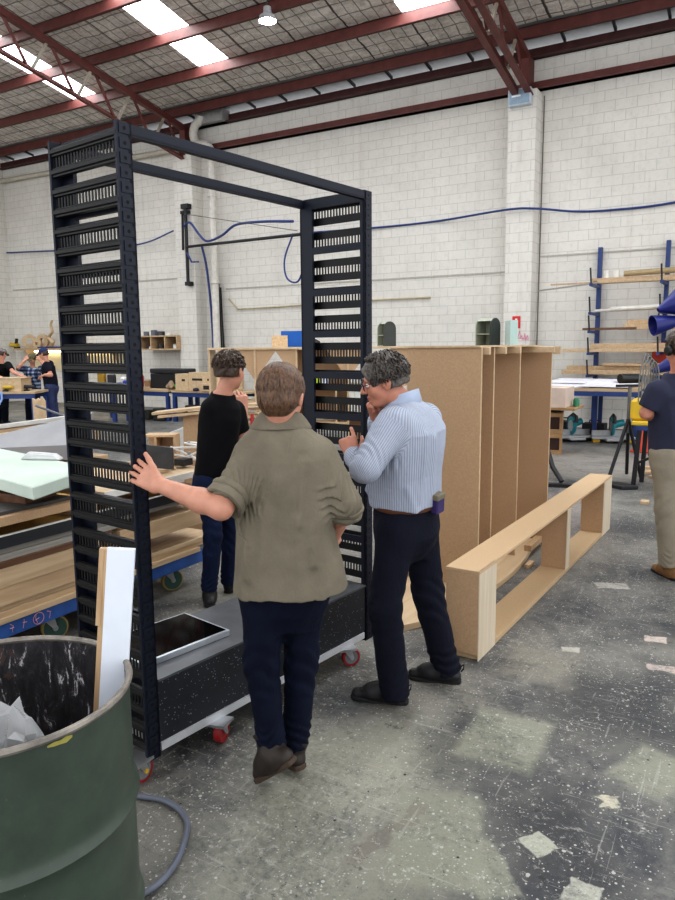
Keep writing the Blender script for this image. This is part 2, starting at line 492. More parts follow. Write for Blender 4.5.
# ------------------------------------------------------------------ the hall
WY, WX = 15.4, -21.4           # back wall plane, left wall plane
ROOF = lambda y: 7.69 + .18*(WY - y)
def floor_mat():
    t = NT('worn_painted_concrete'); v = t.obj()
    big = t.noise(v, .5, 6, .62, .4); mid = t.noise(t.obj((1,1,1),(0,0,.5)), 2.6, 8, .72, .5); fine = t.noise(v, 34, 8, .8); grit = t.noise(v, 120, 3, .7)
    f = t.math('ADD', t.math('ADD', t.math('MULTIPLY', big, .42), t.math('MULTIPLY', mid, .38)), t.math('MULTIPLY', fine, .2))
    col = t.ramp(f, [(.36, rgb(38,40,46)), (.44, rgb(68,70,73)), (.51, rgb(106,105,102)), (.61, rgb(142,140,132))])
    def patch(cx, cy, hx, hy, rot, soft=.04):
        mp = t.N('ShaderNodeMapping'); mp.vector_type = 'TEXTURE'
        mp.inputs['Location'].default_value = (cx, cy, 0); mp.inputs['Rotation'].default_value = (0,0,R(rot)); mp.inputs['Scale'].default_value = (hx, hy, 1)
        w = t.N('ShaderNodeVectorMath'); w.operation = 'MULTIPLY_ADD'
        nz = t.N('ShaderNodeTexNoise'); nz.inputs['Scale'].default_value = 14; nz.inputs['Detail'].default_value = 5; t.L(v, nz.inputs['Vector'])
        wob = .045 if soft < .15 else .14
        sb = t.N('ShaderNodeVectorMath'); sb.operation = 'SUBTRACT'; t.L(nz.outputs['Color'], sb.inputs[0]); sb.inputs[1].default_value = (.5,.5,.5)
        t.L(sb.outputs[0], w.inputs[0]); w.inputs[1].default_value = (wob,wob,0); t.L(v, w.inputs[2])
        t.L(w.outputs[0], mp.inputs['Vector'])
        s = t.N('ShaderNodeSeparateXYZ'); t.L(mp.outputs[0], s.inputs[0])
        m = t.math('MAXIMUM', t.math('ABSOLUTE', s.outputs[0]), t.math('ABSOLUTE', s.outputs[1]))
        q = t.N('ShaderNodeMapRange'); q.inputs['From Min'].default_value = 1+soft; q.inputs['From Max'].default_value = 1-soft; t.L(m, q.inputs['Value']); return q.outputs[0]
    erode = t.N('ShaderNodeMapRange'); erode.inputs['From Min'].default_value = .36; erode.inputs['From Max'].default_value = .52
    t.L(t.math('ADD', t.math('MULTIPLY', fine, .55), t.math('MULTIPLY', mid, .45)), erode.inputs['Value']); er = erode.outputs[0]
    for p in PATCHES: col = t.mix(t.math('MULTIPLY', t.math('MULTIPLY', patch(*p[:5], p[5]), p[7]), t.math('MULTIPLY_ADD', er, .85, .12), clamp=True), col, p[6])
    def flecks(scale, size, gate):
        w = t.N('ShaderNodeTexVoronoi'); w.inputs['Scale'].default_value = scale; t.L(t.obj((1,1,1),(0,0,scale)), w.inputs['Vector'])
        sx = t.N('ShaderNodeSeparateXYZ'); t.L(w.outputs['Color'], sx.inputs[0])
        r = t.math('MULTIPLY', t.math('POWER', sx.outputs[0], 2.5), size)
        return t.math('MULTIPLY', t.math('LESS_THAN', w.outputs['Distance'], r), gate)
    g1 = t.math('GREATER_THAN', t.noise(v, 1.3, 3), .42); g2 = t.math('GREATER_THAN', t.noise(t.obj(loc=(4,2,0)), 3.1, 4), .46)
    fl = t.math('MAXIMUM', flecks(13, .12, g1), t.math('MAXIMUM', flecks(34, .24, g2), flecks(75, .34, g1)))
    sm = None
    for k, (sc_, rot, th) in enumerate((((1.1,30,1),.7,.655),((28,1.0,1),.25,.655),((1.5,40,1),-.5,.665),((1.0,22,1),1.9,.665))):
        q = t.math('GREATER_THAN', t.noise(t.obj(sc_, (0,0,rot), (k*3,k,0)), 2.0, 3, .6, .15), th); sm = q if sm is None else t.math('MAXIMUM', sm, q)
    sm = t.math('MULTIPLY', sm, g2)
    swirl = t.math('MULTIPLY', t.math('GREATER_THAN', t.noise(v, 17, 8, .85, 1.8), .575), t.math('GREATER_THAN', t.noise(t.obj(loc=(9.3,1.2,0)), 1.1, 5, .6), .5))
    mk = t.math('MAXIMUM', t.math('MULTIPLY', fl, .9), t.math('MAXIMUM', t.math('MULTIPLY', sm, .28), t.math('MULTIPLY', swirl, .5)))
    col = t.mix(mk, col, rgb(186,184,176))
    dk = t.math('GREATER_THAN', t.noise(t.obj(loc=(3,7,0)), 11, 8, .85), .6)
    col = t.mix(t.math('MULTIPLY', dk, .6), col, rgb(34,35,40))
    col = t.mix(t.math('MULTIPLY', flecks(21, .13, g2), .9), col, rgb(30,30,34))
    col = t.mix(t.math('MULTIPLY', t.math('SUBTRACT', grit, .35), .5, clamp=True), col, rgb(40,41,45))
    t.L(col, t.b.inputs['Base Color'])
    t.L(t.math('MULTIPLY_ADD', fine, .4, .3), t.b.inputs['Roughness']); t.set(Specular_IOR_Level=.3)
    t.bump(t.math('ADD', fine, t.math('MULTIPLY', fl, .4)), .15, .003); return t.m
PALE = rgb(142,143,128); DARK = rgb(40,42,48); WHT = rgb(190,186,176)
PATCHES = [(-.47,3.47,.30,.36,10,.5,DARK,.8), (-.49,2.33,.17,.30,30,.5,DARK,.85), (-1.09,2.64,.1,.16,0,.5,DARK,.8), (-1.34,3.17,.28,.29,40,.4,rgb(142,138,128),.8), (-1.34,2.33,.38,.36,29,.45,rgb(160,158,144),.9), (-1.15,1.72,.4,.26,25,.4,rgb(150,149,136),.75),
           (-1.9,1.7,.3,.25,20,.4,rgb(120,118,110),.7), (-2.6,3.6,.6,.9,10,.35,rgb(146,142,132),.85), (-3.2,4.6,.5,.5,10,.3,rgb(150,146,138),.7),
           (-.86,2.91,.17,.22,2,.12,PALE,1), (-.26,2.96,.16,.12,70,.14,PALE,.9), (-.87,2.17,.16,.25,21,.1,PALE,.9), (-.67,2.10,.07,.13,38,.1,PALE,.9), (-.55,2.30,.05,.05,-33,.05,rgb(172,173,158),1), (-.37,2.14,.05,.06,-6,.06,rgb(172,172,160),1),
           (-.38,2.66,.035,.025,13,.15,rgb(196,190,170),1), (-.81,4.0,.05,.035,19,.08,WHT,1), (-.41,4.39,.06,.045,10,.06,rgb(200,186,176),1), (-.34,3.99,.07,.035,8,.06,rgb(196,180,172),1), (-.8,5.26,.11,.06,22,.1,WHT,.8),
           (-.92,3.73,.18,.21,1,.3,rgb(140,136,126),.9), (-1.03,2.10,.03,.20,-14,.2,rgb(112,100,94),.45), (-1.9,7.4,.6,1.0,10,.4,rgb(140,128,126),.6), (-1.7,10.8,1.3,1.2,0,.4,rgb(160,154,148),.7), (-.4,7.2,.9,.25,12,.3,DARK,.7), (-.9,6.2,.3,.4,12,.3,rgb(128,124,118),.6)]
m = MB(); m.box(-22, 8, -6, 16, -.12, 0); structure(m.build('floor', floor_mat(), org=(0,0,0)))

def block_mat(name, axis, tint=(220,217,210)):
    t = NT(name); v = t.obj()
    rot = (R(90),0,0) if axis == 'y' else (R(90),0,R(90))
    sx = t.N('ShaderNodeSeparateXYZ'); t.L(v, sx.inputs[0]); cb = t.N('ShaderNodeCombineXYZ')
    t.L(sx.outputs[0 if axis == 'y' else 1], cb.inputs[0]); t.L(sx.outputs[2], cb.inputs[1])
    br = t.N('ShaderNodeTexBrick'); br.inputs['Scale'].default_value = 1; br.inputs['Mortar Size'].default_value = .008; br.inputs['Mortar Smooth'].default_value = .5
    br.inputs['Brick Width'].default_value = .4; br.inputs['Row Height'].default_value = .2; br.inputs['Bias'].default_value = -.3
    c = rgb(*tint); d = tuple(x*.95 for x in c[:3])+(1,)
    br.inputs['Color1'].default_value = c; br.inputs['Color2'].default_value = d; br.inputs['Mortar'].default_value = tuple(x*.74 for x in c[:3])+(1,)
    t.L(cb.outputs[0], br.inputs['Vector'])
    n = t.noise(v, 1.1, 5, .6); f = t.noise(v, 30, 4)
    col = t.mix(t.math('MULTIPLY', t.math('GREATER_THAN', n, .5), 0.0), br.outputs['Color'], c)
    col = t.mix(t.math('MULTIPLY', t.math('SUBTRACT', n, .40), 1.0, clamp=True), col, tuple(x*.7 for x in c[:3])+(1,))
    st = t.noise(t.obj((2.2,2.2,.12)), 3, 4); col = t.mix(t.math('MULTIPLY', t.math('SUBTRACT', st, .54), .8, clamp=True), col, rgb(160,150,136))
    sp = t.noise(v, 9, 8, .8); col = t.mix(t.math('MULTIPLY', t.math('SUBTRACT', sp, .5), 1.2, clamp=True), col, rgb(150,145,136))
    t.L(col, t.b.inputs['Base Color']); t.set(Roughness=.75, Specular_IOR_Level=.25)
    t.bump(t.math('ADD', br.outputs['Fac'], t.math('MULTIPLY', f, -.25)), -.5, .008); return t.m
blk = block_mat('painted_blockwork', 'y'); blkx = block_mat('painted_blockwork_side', 'x')
m = MB(); m.box(WX, 8, WY, WY+.25, 0, 7.45); structure(m.build('wall_back', blk))
m = MB(); m.box(WX-.25, WX, -6, WY+.25, 0, 8.0); structure(m.build('wall_left', blkx))
def pillar(x0, x1):
    m = MB(); m.box(x0, x1, 15.0, WY, 0, 6.75)
    for f in range(6): pass
    o = m.build('pillar', [blk, blkx]); structure(o)
    for p in o.data.polygons:
        if abs(p.normal.x) > .5: p.material_index = 1
pillar(-13.75, -13.12); pillar(-4.68, -4.12)
grime = plain('dark_joint_sealant', rgb(104,100,96), .8)
m = MB(); m.box(-4.08, -4.06, 15.385, WY+.001, 0, 6.7); structure(m.build('trim_1', grime))
concrete = plain('pale_painted_concrete', rgb(196,190,180), .8, 0, .1, 3)
ledge = plain('wall_ledge', rgb(176,172,164), .8)
for i, (z, x0, x1) in enumerate(((3.52, -4.05, 8), (3.25, -12.4, -4.7), (3.62, -21.3, -13.8))):
    m = MB(); m.box(x0, x1, WY-.02, WY+.01, z, z+.03); structure(m.build('trim_%d' % (i+2), ledge))

# roof: foil insulation held up by wire mesh, red purlins, skylight strips
def foil_mat():
    t = NT('foil_insulation_and_mesh'); v = t.obj(); n = t.noise(t.obj((1,2.5,1)), 2.6, 6, .65, .5); n2 = t.noise(v, 14, 4, .6, .6)
    f = t.math('ADD', t.math('MULTIPLY', n, .6), t.math('MULTIPLY', n2, .4))
    col = t.ramp(f, [(.3, rgb(150,144,138)), (.5, rgb(206,200,193)), (.72, rgb(240,236,230))])
    sx = t.N('ShaderNodeSeparateXYZ'); w = t.N('ShaderNodeVectorMath'); w.operation = 'MULTIPLY_ADD'
    nz = t.N('ShaderNodeTexNoise'); nz.inputs['Scale'].default_value = 2.2; t.L(v, nz.inputs['Vector']); t.L(nz.outputs['Color'], w.inputs[0]); w.inputs[1].default_value = (.12,.12,0); t.L(v, w.inputs[2])
    t.L(w.outputs[0], sx.inputs[0])
    def line(s, step, wd): return t.math('LESS_THAN', t.math('ABSOLUTE', t.math('SUBTRACT', t.math('FRACT', t.math('DIVIDE', s, step)), .5)), wd)
    g = t.math('MAXIMUM', line(sx.outputs[0], .25, .05), line(sx.outputs[1], .36, .04))
    seam = line(sx.outputs[0], 1.24, .016)
    col = t.mix(t.math('MULTIPLY', g, .75), col, rgb(84,76,68)); col = t.mix(t.math('MULTIPLY', seam, .9), col, rgb(40,30,28))
    t.L(col, t.b.inputs['Base Color']); t.set(Roughness=.55, Metallic=.1); t.bump(f, .6, .05); return t.m
SKY = [(-15.6,-14.78,3.5,13.45), (-11.42,-10.55,3.5,13.45), (-6.32,-5.3,3.5,13.45), (-1.6,-.6,3.5,13.0), (2.9,3.9,3.5,13.0), (-19.8,-19,3.5,12)]
def slope_box(mb, x0, x1, y0, y1, t0, t1, mi=0):
    mb.hexa([(x0,y0,ROOF(y0)+t0),(x1,y0,ROOF(y0)+t0),(x1,y1,ROOF(y1)+t0),(x0,y1,ROOF(y1)+t0),(x0,y0,ROOF(y0)+t1),(x1,y0,ROOF(y0)+t1),(x1,y1,ROOF(y1)+t1),(x0,y1,ROOF(y1)+t1)], mi)
m = MB(); xs = [WX-.3]
for x0, x1, a, b in sorted(SKY): xs += [x0, x1]
xs.append(8)
for i in range(0, len(xs), 2): slope_box(m, xs[i], xs[i+1], -6, 14.62, 0, .06)
for x0, x1, a, b in SKY: slope_box(m, x0, x1, -6, a, 0, .06); slope_box(m, x0, x1, b, 14.62, 0, .06)
structure(m.build('ceiling', foil_mat()))
sheet = plain('zinc_sheet', rgb(150,150,150), .45, .2, .12, 4)
m = MB(); slope_box(m, WX-.3, 8, 14.62, 15.9, .05, .08)
structure(m.build('ceiling_eave', sheet))
def emit(name, c, e):
    t = NT(name); t.set(Emission_Color=c, Emission_Strength=e, Base_Color=(.9,.9,.9,1), Roughness=.4); return t.m
skym = emit('translucent_skylight_sheet', (.93,.97,1,1), 9.0)
for i, (x0, x1, a, b) in enumerate(SKY):
    m = MB(); slope_box(m, x0+.01, x1-.01, a, b, .03, .05); o = m.build('skylight', skym); structure(o)
red = plain('red_oxide_steel', rgb(98,52,47), .55, 0, .22, 5, .1); red_d = plain('dark_red_oxide_steel', rgb(76,40,38), .6, 0, .25, 6, .1)
for k in range(9):
    y = 14.71 - 1.285*k
    m = MB(); zt = ROOF(y) - .005
    m.box(WX, 8, y-.012, y+.012, zt-.24, zt); m.box(WX, 8, y-.075, y+.012, zt-.24, zt-.225); m.box(WX, 8, y-.012, y+.075, zt-.015, zt)
    structure(m.build('purlin', red))
m = MB(); m.box(WX, 8, 15.33, 15.47, 7.42, 7.62); m.box(WX, 8, 15.2, 15.47, 7.42, 7.44); structure(m.build('purlin', red_d))
m = MB(); m.box(-13.2, 8, 15.24, 15.4, 6.80, 6.95); m.box(-13.2, 8, 15.17, 15.4, 6.80, 6.82); structure(m.build('wall_girt', red))
m = MB(); m.tube([(WX, 15.25, 7.05), (-13.8, 15.25, 6.98)], .07, 10); structure(m.build('gutter_pipe', plain('cream_paint', rgb(190,184,170), .6)))
cleat = plain('dark_grey_cleat', rgb(70,70,72), .6)
m = MB()
for k in range(30):
    x = WX + .6 + k*.95
    if x < 7.6: m.bar((x, 14.85, ROOF(14.85)-.03), (x, 15.4, ROOF(15.4)-.02), .05, .05)
structure(m.build('ceiling_battens', cleat))

# roof trusses
pale_steel = plain('primed_grey_steel', rgb(148,140,128), .6, 0, .2, 6)
def truss(x, label, wide):
    t = thing('roof_truss', label, 'roof truss', (x, 15.0, 6.6))
    ya, yb = 15.35, -2.0
    top = lambda y: ROOF(y) - .34; bot = lambda y: ROOF(y) - 1.13
    m = MB(); m.bar((x, ya, top(ya)), (x, yb, top(yb)), .13, .14); m.build('top_chord', red, t)
    for q in ((-1, 1) if wide else (0,)):
        m = MB(); c = x + q*.13
        m.bar((c, ya-.35, bot(ya-.35)), (c, yb, bot(yb)), .13 if wide else .12, .03); m.bar((c-.05*(q or 1), ya-.35, bot(ya-.35)+.05), (c-.05*(q or 1), yb, bot(yb)+.05), .025, .1)
        m.build('bottom_chord', red, t)
    y = 15.0; k = 0
    while y > 1.5:
        m = MB(); m.bar((x, y, bot(y)+.02), (x, y-.55, top(y-.55)), .06, .04, up=(1,0,0)); m.build('web_brace', red, t)
        m = MB(); m.bar((x, y-.62, top(y-.62)), (x, y-1.05, bot(y-1.05)+.02), .06, .05, up=(1,0,0)); m.build('web_brace', pale_steel, t)
        y -= 1.15; k += 1
    m = MB(); m.box(x-.09, x+.09, 15.0, 15.38, 6.72, 7.4); m.build('end_plate', red, t)
    return t
truss(-13.4, 'red steel lattice roof truss ending on left wall pillar above the pipes', False)
truss(-4.38, 'red steel lattice roof truss ending on the right wall pillar', True)

# lamp under the roof
t = thing('high_bay_lamp', 'lit white high bay lamp hanging under a red purlin', 'lamp', (-8.4, 11.9, 7.8))
m = MB(); m.cyl((-8.4,11.9,8.03), (-8.4,11.9,8.3), .012); m.build('hook', cleat, t)
m = MB(); m.lathe([(.001,.25),(.07,.25),(.08,.14),(.15,.09),(.17,.0),(.165,.0),(.14,.08),(.001,.12)], (-8.4,11.9,7.8), 28); m.build('lamp_housing', plain('lamp_aluminium', rgb(190,192,196), .4, .4), t)
m = MB(); m.lathe([(.001,.02),(.158,.02),(.158,.03),(.001,.03)], (-8.4,11.9,7.785), 28); m.build('lamp_lens', emit('lamp_glow', (1,1,1,1), 40), t)
# floodlight box on the pillar
t = thing('floodlight', 'small grey glass box light on the top of right pillar', 'light', (-4.42, 14.9, 6.5))
m = MB(); m.box(-4.66,-4.2,14.86,15.0,6.44,6.76); m.build('housing', plain('light_grey_casing', rgb(188,196,204), .4), t, .01)
m = MB(); m.box(-4.63,-4.23,14.85,14.862,6.47,6.73); m.build('glass_cover', plain('blue_grey_glass', rgb(150,172,190), .15), t)
m = MB(); m.box(-4.58,-4.4,14.843,14.852,6.6,6.63); m.build('tube', plain('white_tube', rgb(236,240,242), .3), t)

# pipes, cables and boom on the back wall
wpipe = plain('white_pvc', rgb(206,202,194), .45); black = plain('matt_black_steel', rgb(26,26,30), .5); bluehose = plain('blue_hose', rgb(44,62,120), .5)
t = thing('downpipe', 'white downpipe with swan neck beside the left pillar', 'pipe', (-12.5, 15.2, 0))
m = MB(); m.tube([(-12.5,15.06,0),(-12.5,15.06,6.7)], .095, 14); m.tube(curve([(-12.5,15.06,6.6),(-12.52,15.06,6.78),(-12.68,15.06,6.9),(-12.9,15.06,6.93),(-13.05,15.1,7.05),(-13.08,15.08,7.25),(-12.98,15.05,7.42),(-12.85,15.05,7.5),(-12.8,15.05,7.62)], 3), .11, 14); m.build('pipe', wpipe, t)
for z in (5.6, 3.4, 1.6):
    m = MB(); m.tube([(-12.5+.115*math.cos(a), 15.06+.115*math.sin(a), z) for a in np.linspace(0, 2*math.pi, 17)[:-1]], .02, 6, 0, True); m.build('pipe_clip', wpipe, t)
item(MB().box(-13.0,-12.1,15.05,15.4,7.42,7.72), 'rainwater_box', plain('grey_rainhead', rgb(150,148,146), .6), 'grey rainwater box under the roof above the white downpipe', 'rainwater box', bevel=.02)
t = thing('swing_boom', 'black swing boom on the left pillar carrying blue hose', 'boom', (-13.3, 14.9, 3.3))
m = MB(); m.tube([(-13.27,14.88,3.4),(-13.27,14.88,5.42)], .045, 10); m.tube([(-13.45,14.93,4.3),(-13.42,14.93,5.3)], .03, 8); m.box(-13.35,-13.18,14.84,14.995,3.36,3.46); m.box(-13.4,-13.16,14.84,14.995,5.34,5.46); m.box(-13.46,-13.2,14.88,14.995,5.22,5.3); m.build('mast', black, t)
m = MB(); m.tube([(-13.25,14.86,4.36),(-8.4,13.0,4.05)], .035, 10); m.build('arm', black, t)
m = MB(); m.tube([(-13.28,14.84,5.2),(-8.6,13.1,4.15)], .008, 5); m.build('stay_wire', plain('thin_wire', rgb(90,84,78), .5), t)
m = MB(); m.tube(curve([(-13.3,14.83,4.9),(-13.05,14.8,4.95),(-12.7,14.75,4.6),(-12.4,14.7,4.42),(-11.6,14.3,4.45),(-11,14.1,4.62),(-9.8,13.5,4.5),(-8.7,13.1,4.35)]), .03, 8); m.tube([(-13.2,14.8,4.2),(-13.05,14.8,3.95),(-12.85,14.85,3.95)], .025, 6); m.build('hose', bluehose, t)
m = MB(); m.tube(curve([(-8.7,13.1,4.1),(-9.0,13.2,3.6),(-8.95,13.2,3.2),(-8.6,13.1,3.1),(-8.4,13.05,3.5),(-8.45,13.05,4.0)]), .02, 6); m.build('hose_loop', bluehose, t)
item(MB().tube(curve([(-12.83,14.96,4.4),(-12.8,15.1,3.8),(-12.77,15.2,2.6),(-12.74,15.2,.9)]), .03, 8), 'air_hose', bluehose, 'blue air hose hanging down the wall beside left pillar', 'hose')
for k, (dx, z0) in enumerate(((.0, 3.6), (.07, 3.4), (.13, 3.3))):
    item(MB().tube([(-12.2+dx+.42*-1,15.27,z0),(-12.62+dx,15.3,2.4),(-12.6+dx*1.3,15.3,.8)], .022, 6), 'power_cable', black, ('black cable on wall left of downpipe, topmost end', 'black cable on wall between two other black cables', 'black cable on wall closest to the white downpipe')[k], 'cable', 'black cables behind the downpipe')
cb = [(-21.35,15.3,4.83),(-18.9,15.3,4.72),(-16.5,15.3,4.62),(-15.1,15.25,4.66),(-13.8,14.96,4.83)]
item(MB().tube(curve(cb), .022, 8), 'wall_cable', bluehose, 'dark blue cable sagging along the wall left of left pillar', 'cable')
cb = [(-10.0,15.36,4.5),(-7.8,15.36,4.45),(-6.3,15.36,4.46),(-4.7,14.95,4.47),(-4.1,14.95,4.44),(-3.35,15.36,4.37),(-2.6,15.36,4.33),(-1.55,15.36,4.36),(0,15.36,4.6),(3,15.36,4.7)]
o = item(MB().tube(curve(cb), .022, 8), 'wall_cable', bluehose, 'dark blue cable running across the right pillar and wall', 'cable')
item(MB().tube([(-12.3,15.36,3.0),(-12.0,15.36,2.72),(-11,15.36,2.73),(-8,15.36,2.8),(-6.5,15.36,2.8)], .022, 6), 'conduit', plain('cream_conduit', rgb(182,170,140), .6), 'thin cream conduit along wall right of the white downpipe', 'conduit')
t = thing('safety_sign', 'small red and white extinguisher sign on the right pillar', 'sign', (-4.4, 14.99, 2.08))
m = MB(); m.box(-4.49,-4.32,14.985,14.999,2.06,2.31); m.build('sign_plate', plain('sign_red', rgb(196,32,36), .4), t)
m = MB(); m.lathe([(.001,0),(.03,0),(.032,.02),(.032,.1),(.024,.125),(.001,.13)], (-4.405,14.984,2.1), 14); m.box(-4.425,-4.385,14.97,14.985,2.235,2.26); m.build('extinguisher_symbol', plain('sign_white', rgb(238,236,232), .4), t)
pk = plain('pink_chalk', rgb(206,128,158), .8)
m = MB()
def scrawl(s, x, z, w, h, y, n):
    g = np.random.default_rng(s); pts = [(x + w*i/n, y, z + h*(.5+.5*math.sin(i*2.1+g.uniform(-.5,.5)))*g.uniform(.5,1)) for i in range(n+1)]
    return pts
m.tube(scrawl(3,-4.5,1.84,.22,.2,14.995,9), .008, 4); m.tube(scrawl(5,-4.3,1.80,.16,.16,14.995,8), .008, 4); m.tube([(-4.5,14.995,1.82),(-4.35,14.995,1.86),(-4.15,14.995,1.83)], .007, 4)
item(m, 'chalk_graffiti', pk, 'pink scrawled graffiti low on the right pillar', 'graffiti')
# ------------------------------------------------------------------ the black rack on castors
rd = np.array((math.sin(R(7.6)), math.cos(R(7.6)), 0)); rw = np.array((-math.cos(R(7.6)), math.sin(R(7.6)), 0)); ru = np.array((0,0,1.))
RO = np.array((-1.986, 1.884, 0))
rp = lambda d, w, z: RO + rd*d + rw*w + ru*z
def rbox(m, d0, d1, w0, w1, z0, z1, mi=0): return m.obox(rp((d0+d1)/2, (w0+w1)/2, (z0+z1)/2), (rd, rw, ru), ((d1-d0)/2, (w1-w0)/2, (z1-z0)/2), mi)
rack = thing('display_rack', 'tall black slotted rack frame on castors with a low plinth', 'rack', tuple(rp(.77, .22, 0)))
rk_black = plain('black_rack_plastic', rgb(19,19,21), .5, 0, .15, 8, .05, None, .35); rk_navy = plain('navy_black_powdercoat', rgb(17,22,38), .5, 0, .12, 8, 0, None, .35)
hole = plain('hole_dark', rgb(6,6,8), .9)
P_ = .1495; W_ = .436; TOP = 2.51; Z0 = 2.43
def panel(d_out, s):
    # s = +1: the outer face looks towards -d; s = -1 looks towards +d
    D = lambda t: d_out + s*t
    def b(m, t0, t1, w0, w1, z0, z1, mi=0): a, c = sorted((D(t0), D(t1))); rbox(m, a, c, w0, w1, z0, z1, mi)
    pn = MB()
    # edge post on the right with raised square plates and holes on its side face
    b(pn, .001, .066, 0, .012, .09, TOP); b(pn, .001, .066, W_-.012, W_, .09, TOP)
    b(pn, .05, .066, .0, .03, .09, TOP); b(pn, .05, .066, .352, W_, .09, TOP)
    k = 0; z = 2.487
    while z > .12:
        for w_, sg in ((0, -1), (W_, 1)):
            a, c = sorted((D(.012), D(.056)))
            w0, w1 = sorted((w_, w_ + sg*.003)); rbox(pn, a, c, w0, w1, z-.018, z+.018)
            cc = rp(D(.034), w_ + sg*.0031, z)
            pn.lathe([(.0001, .0), (.0068, .0)], cc, 12, 1, (rd, ru, rw*sg))
        z -= .0503
    post = pn.build('panel_frame', [rk_navy, hole], rack, 0)
    # flat inner ladder: rungs every one and a half pitches and the top band
    m = MB(); b(m, .05, .066, .03, .352, 2.455, TOP); m.build('top_plate', rk_navy, rack)
    z = 2.235
    while z > .45:
        m = MB(); b(m, .05, .066, .03, .352, z-.018, z+.018); m.build('inner_rung', rk_navy, rack); z -= P_*1.5
    for k in range(16):
        z = Z0 - P_*k
        m = MB()
        top = min(z+.058, TOP); bot = z-.058
        for (z0, z1) in ((z+.018, top), (bot, z-.018)):
            # ribbed rail: rounded ridge proud of the slot band
            a0, a1 = .004, W_-.004
            h = z1-z0
            prof = [(.018, z0), (.006, z0+.004), (.006, z0+.25*h), (.000, z0+.36*h), (.000, z0+.7*h), (.006, z0+.8*h), (.006, z1-.004), (.018, z1)]
            m.prism([rp(D(t), a0, zz) for t, zz in prof], rw*(a1-a0))
        n = 20; st = (W_-.03)/n
        for i in range(n+1):
            w0 = .012 + i*st
            b(m, .013, .016, w0, w0+st*.42, z-.019, z+.019)
        for q in (.012, W_-.02): b(m, .012, .018, q, q+.008, z-.019, z+.019)
        m.build('slotted_slat', rk_black, rack)
    return post
panel(0, 1); panel(1.552, -1)
for w0, lab in ((.0, 'right'), (.405, 'left')):
    m = MB(); rbox(m, .05, 1.5, w0, w0+.03, 2.466, 2.474); rbox(m, .05, 1.5, w0, w0+.006, 2.47, 2.507); rbox(m, .05, 1.5, w0+.024, w0+.03, 2.47, 2.507); rbox(m, .05, 1.5, w0+.006, w0+.024, 2.496, 2.504)
    m.build('top_rail', rk_navy, rack)
def speck_mat():
    t = NT('speckled_black_board'); v = t.N('ShaderNodeTexVoronoi'); v.inputs['Scale'].default_value = 85; t.L(t.obj(), v.inputs['Vector'])
    g = t.math('MULTIPLY', t.math('LESS_THAN', v.outputs['Distance'], .2), t.math('GREATER_THAN', t.noise(t.obj(), 30, 2), .52))
    n = t.noise(t.obj(), 5, 4)
    t.L(t.mix(g, t.ramp(n, [(.3, rgb(20,23,29)), (.7, rgb(34,37,45))]), rgb(150,156,166)), t.b.inputs['Base Color']); t.set(Roughness=.5); return t.m
m = MB(); rbox(m, .07, 1.484, .004, W_-.004, .146, .404); pl = m.build('plinth', speck_mat(), rack)
m = MB(); rbox(m, .07, 1.484, -.002, W_+.002, .404, .414); m.build('plinth_top', plain('dusty_grey_laminate', rgb(82,84,88), .35, 0, .25, 7), pl)
m = MB(); rbox(m, .07, 1.47, -.004, W_+.004, .112, .146); m.build('base_strip', plain('silver_trim', rgb(206,208,212), .35, .3), rack)
wheel_red = plain('red_polyurethane', rgb(150,36,38), .4); wheel_grey = plain('grey_nylon', rgb(120,122,126), .4); zinc = plain('zinc_plate', rgb(188,190,192), .3, .8); yel = plain('yellow_hub', rgb(214,170,40), .4); blkrub = plain('dark_rubber', rgb(30,30,32), .7)
def castor(parent, c, r, wd, axis, tyre, hub, cap, zt, name='castor', tyre_in=.66):
    c = np.array(c, float); ax = unit(axis); f = unit(np.cross((0,0,1), ax))
    m = MB(); top = np.array((c[0]-f[0]*r*.5, c[1]-f[1]*r*.5, zt))
    m.obox((top[0], top[1], zt-.006), (ax, f, (0,0,1)), (wd*.9+.02, .045*r/.05, .006))
    for q in (-1, 1):
        s0 = c + ax*q*(wd/2+.006)
        m.prism([s0 - f*.012, s0 + f*.012, np.array((top[0], top[1], zt-.01)) + ax*q*(wd/2+.006) + f*r*.45, np.array((top[0], top[1], zt-.01)) + ax*q*(wd/2+.006) - f*r*.45], ax*q*.004)
    m.cyl((top[0], top[1], zt-.03), (top[0], top[1], zt-.008), .02, n=14)
    ca = m.build(name, zinc, parent)
    m = MB(); A = (f, (0,0,1), ax)
    m.lathe([(r*tyre_in,-wd/2),(r*.94,-wd/2),(r,-wd/2+.006),(r,wd/2-.006),(r*.94,wd/2),(r*tyre_in,wd/2)], c, 30, 0, A)
    m.lathe([(.001,-wd*.45),(r*tyre_in,-wd*.45),(r*tyre_in,wd*.45),(.001,wd*.45)], c, 24, 1, A)
    m.lathe([(.001,-wd/2-.012),(r*.2,-wd/2-.012),(r*.22,-wd/2),(r*.22,wd/2),(r*.2,wd/2+.012),(.001,wd/2+.012)], c, 16, 2, A)
    m.build('wheel', [tyre, hub, cap], ca)
    return ca
for d_, w_, ang, tyre, hub, cap in ((.395,.0,80,wheel_red,wheel_red,zinc), (1.345,.0,25,wheel_red,wheel_grey,zinc), (.0,.04,70,wheel_red,wheel_grey,yel), (.06,.39,75,wheel_red,wheel_grey,zinc), (1.40,.39,60,wheel_red,wheel_grey,zinc)):
    a = R(ang); castor(rack, tuple(rp(d_, w_, .05)), .05, .034, tuple(-rw*math.cos(R(ang-60))+rd*math.sin(R(ang-60))), tyre, hub, cap, .112, tyre_in=.74)
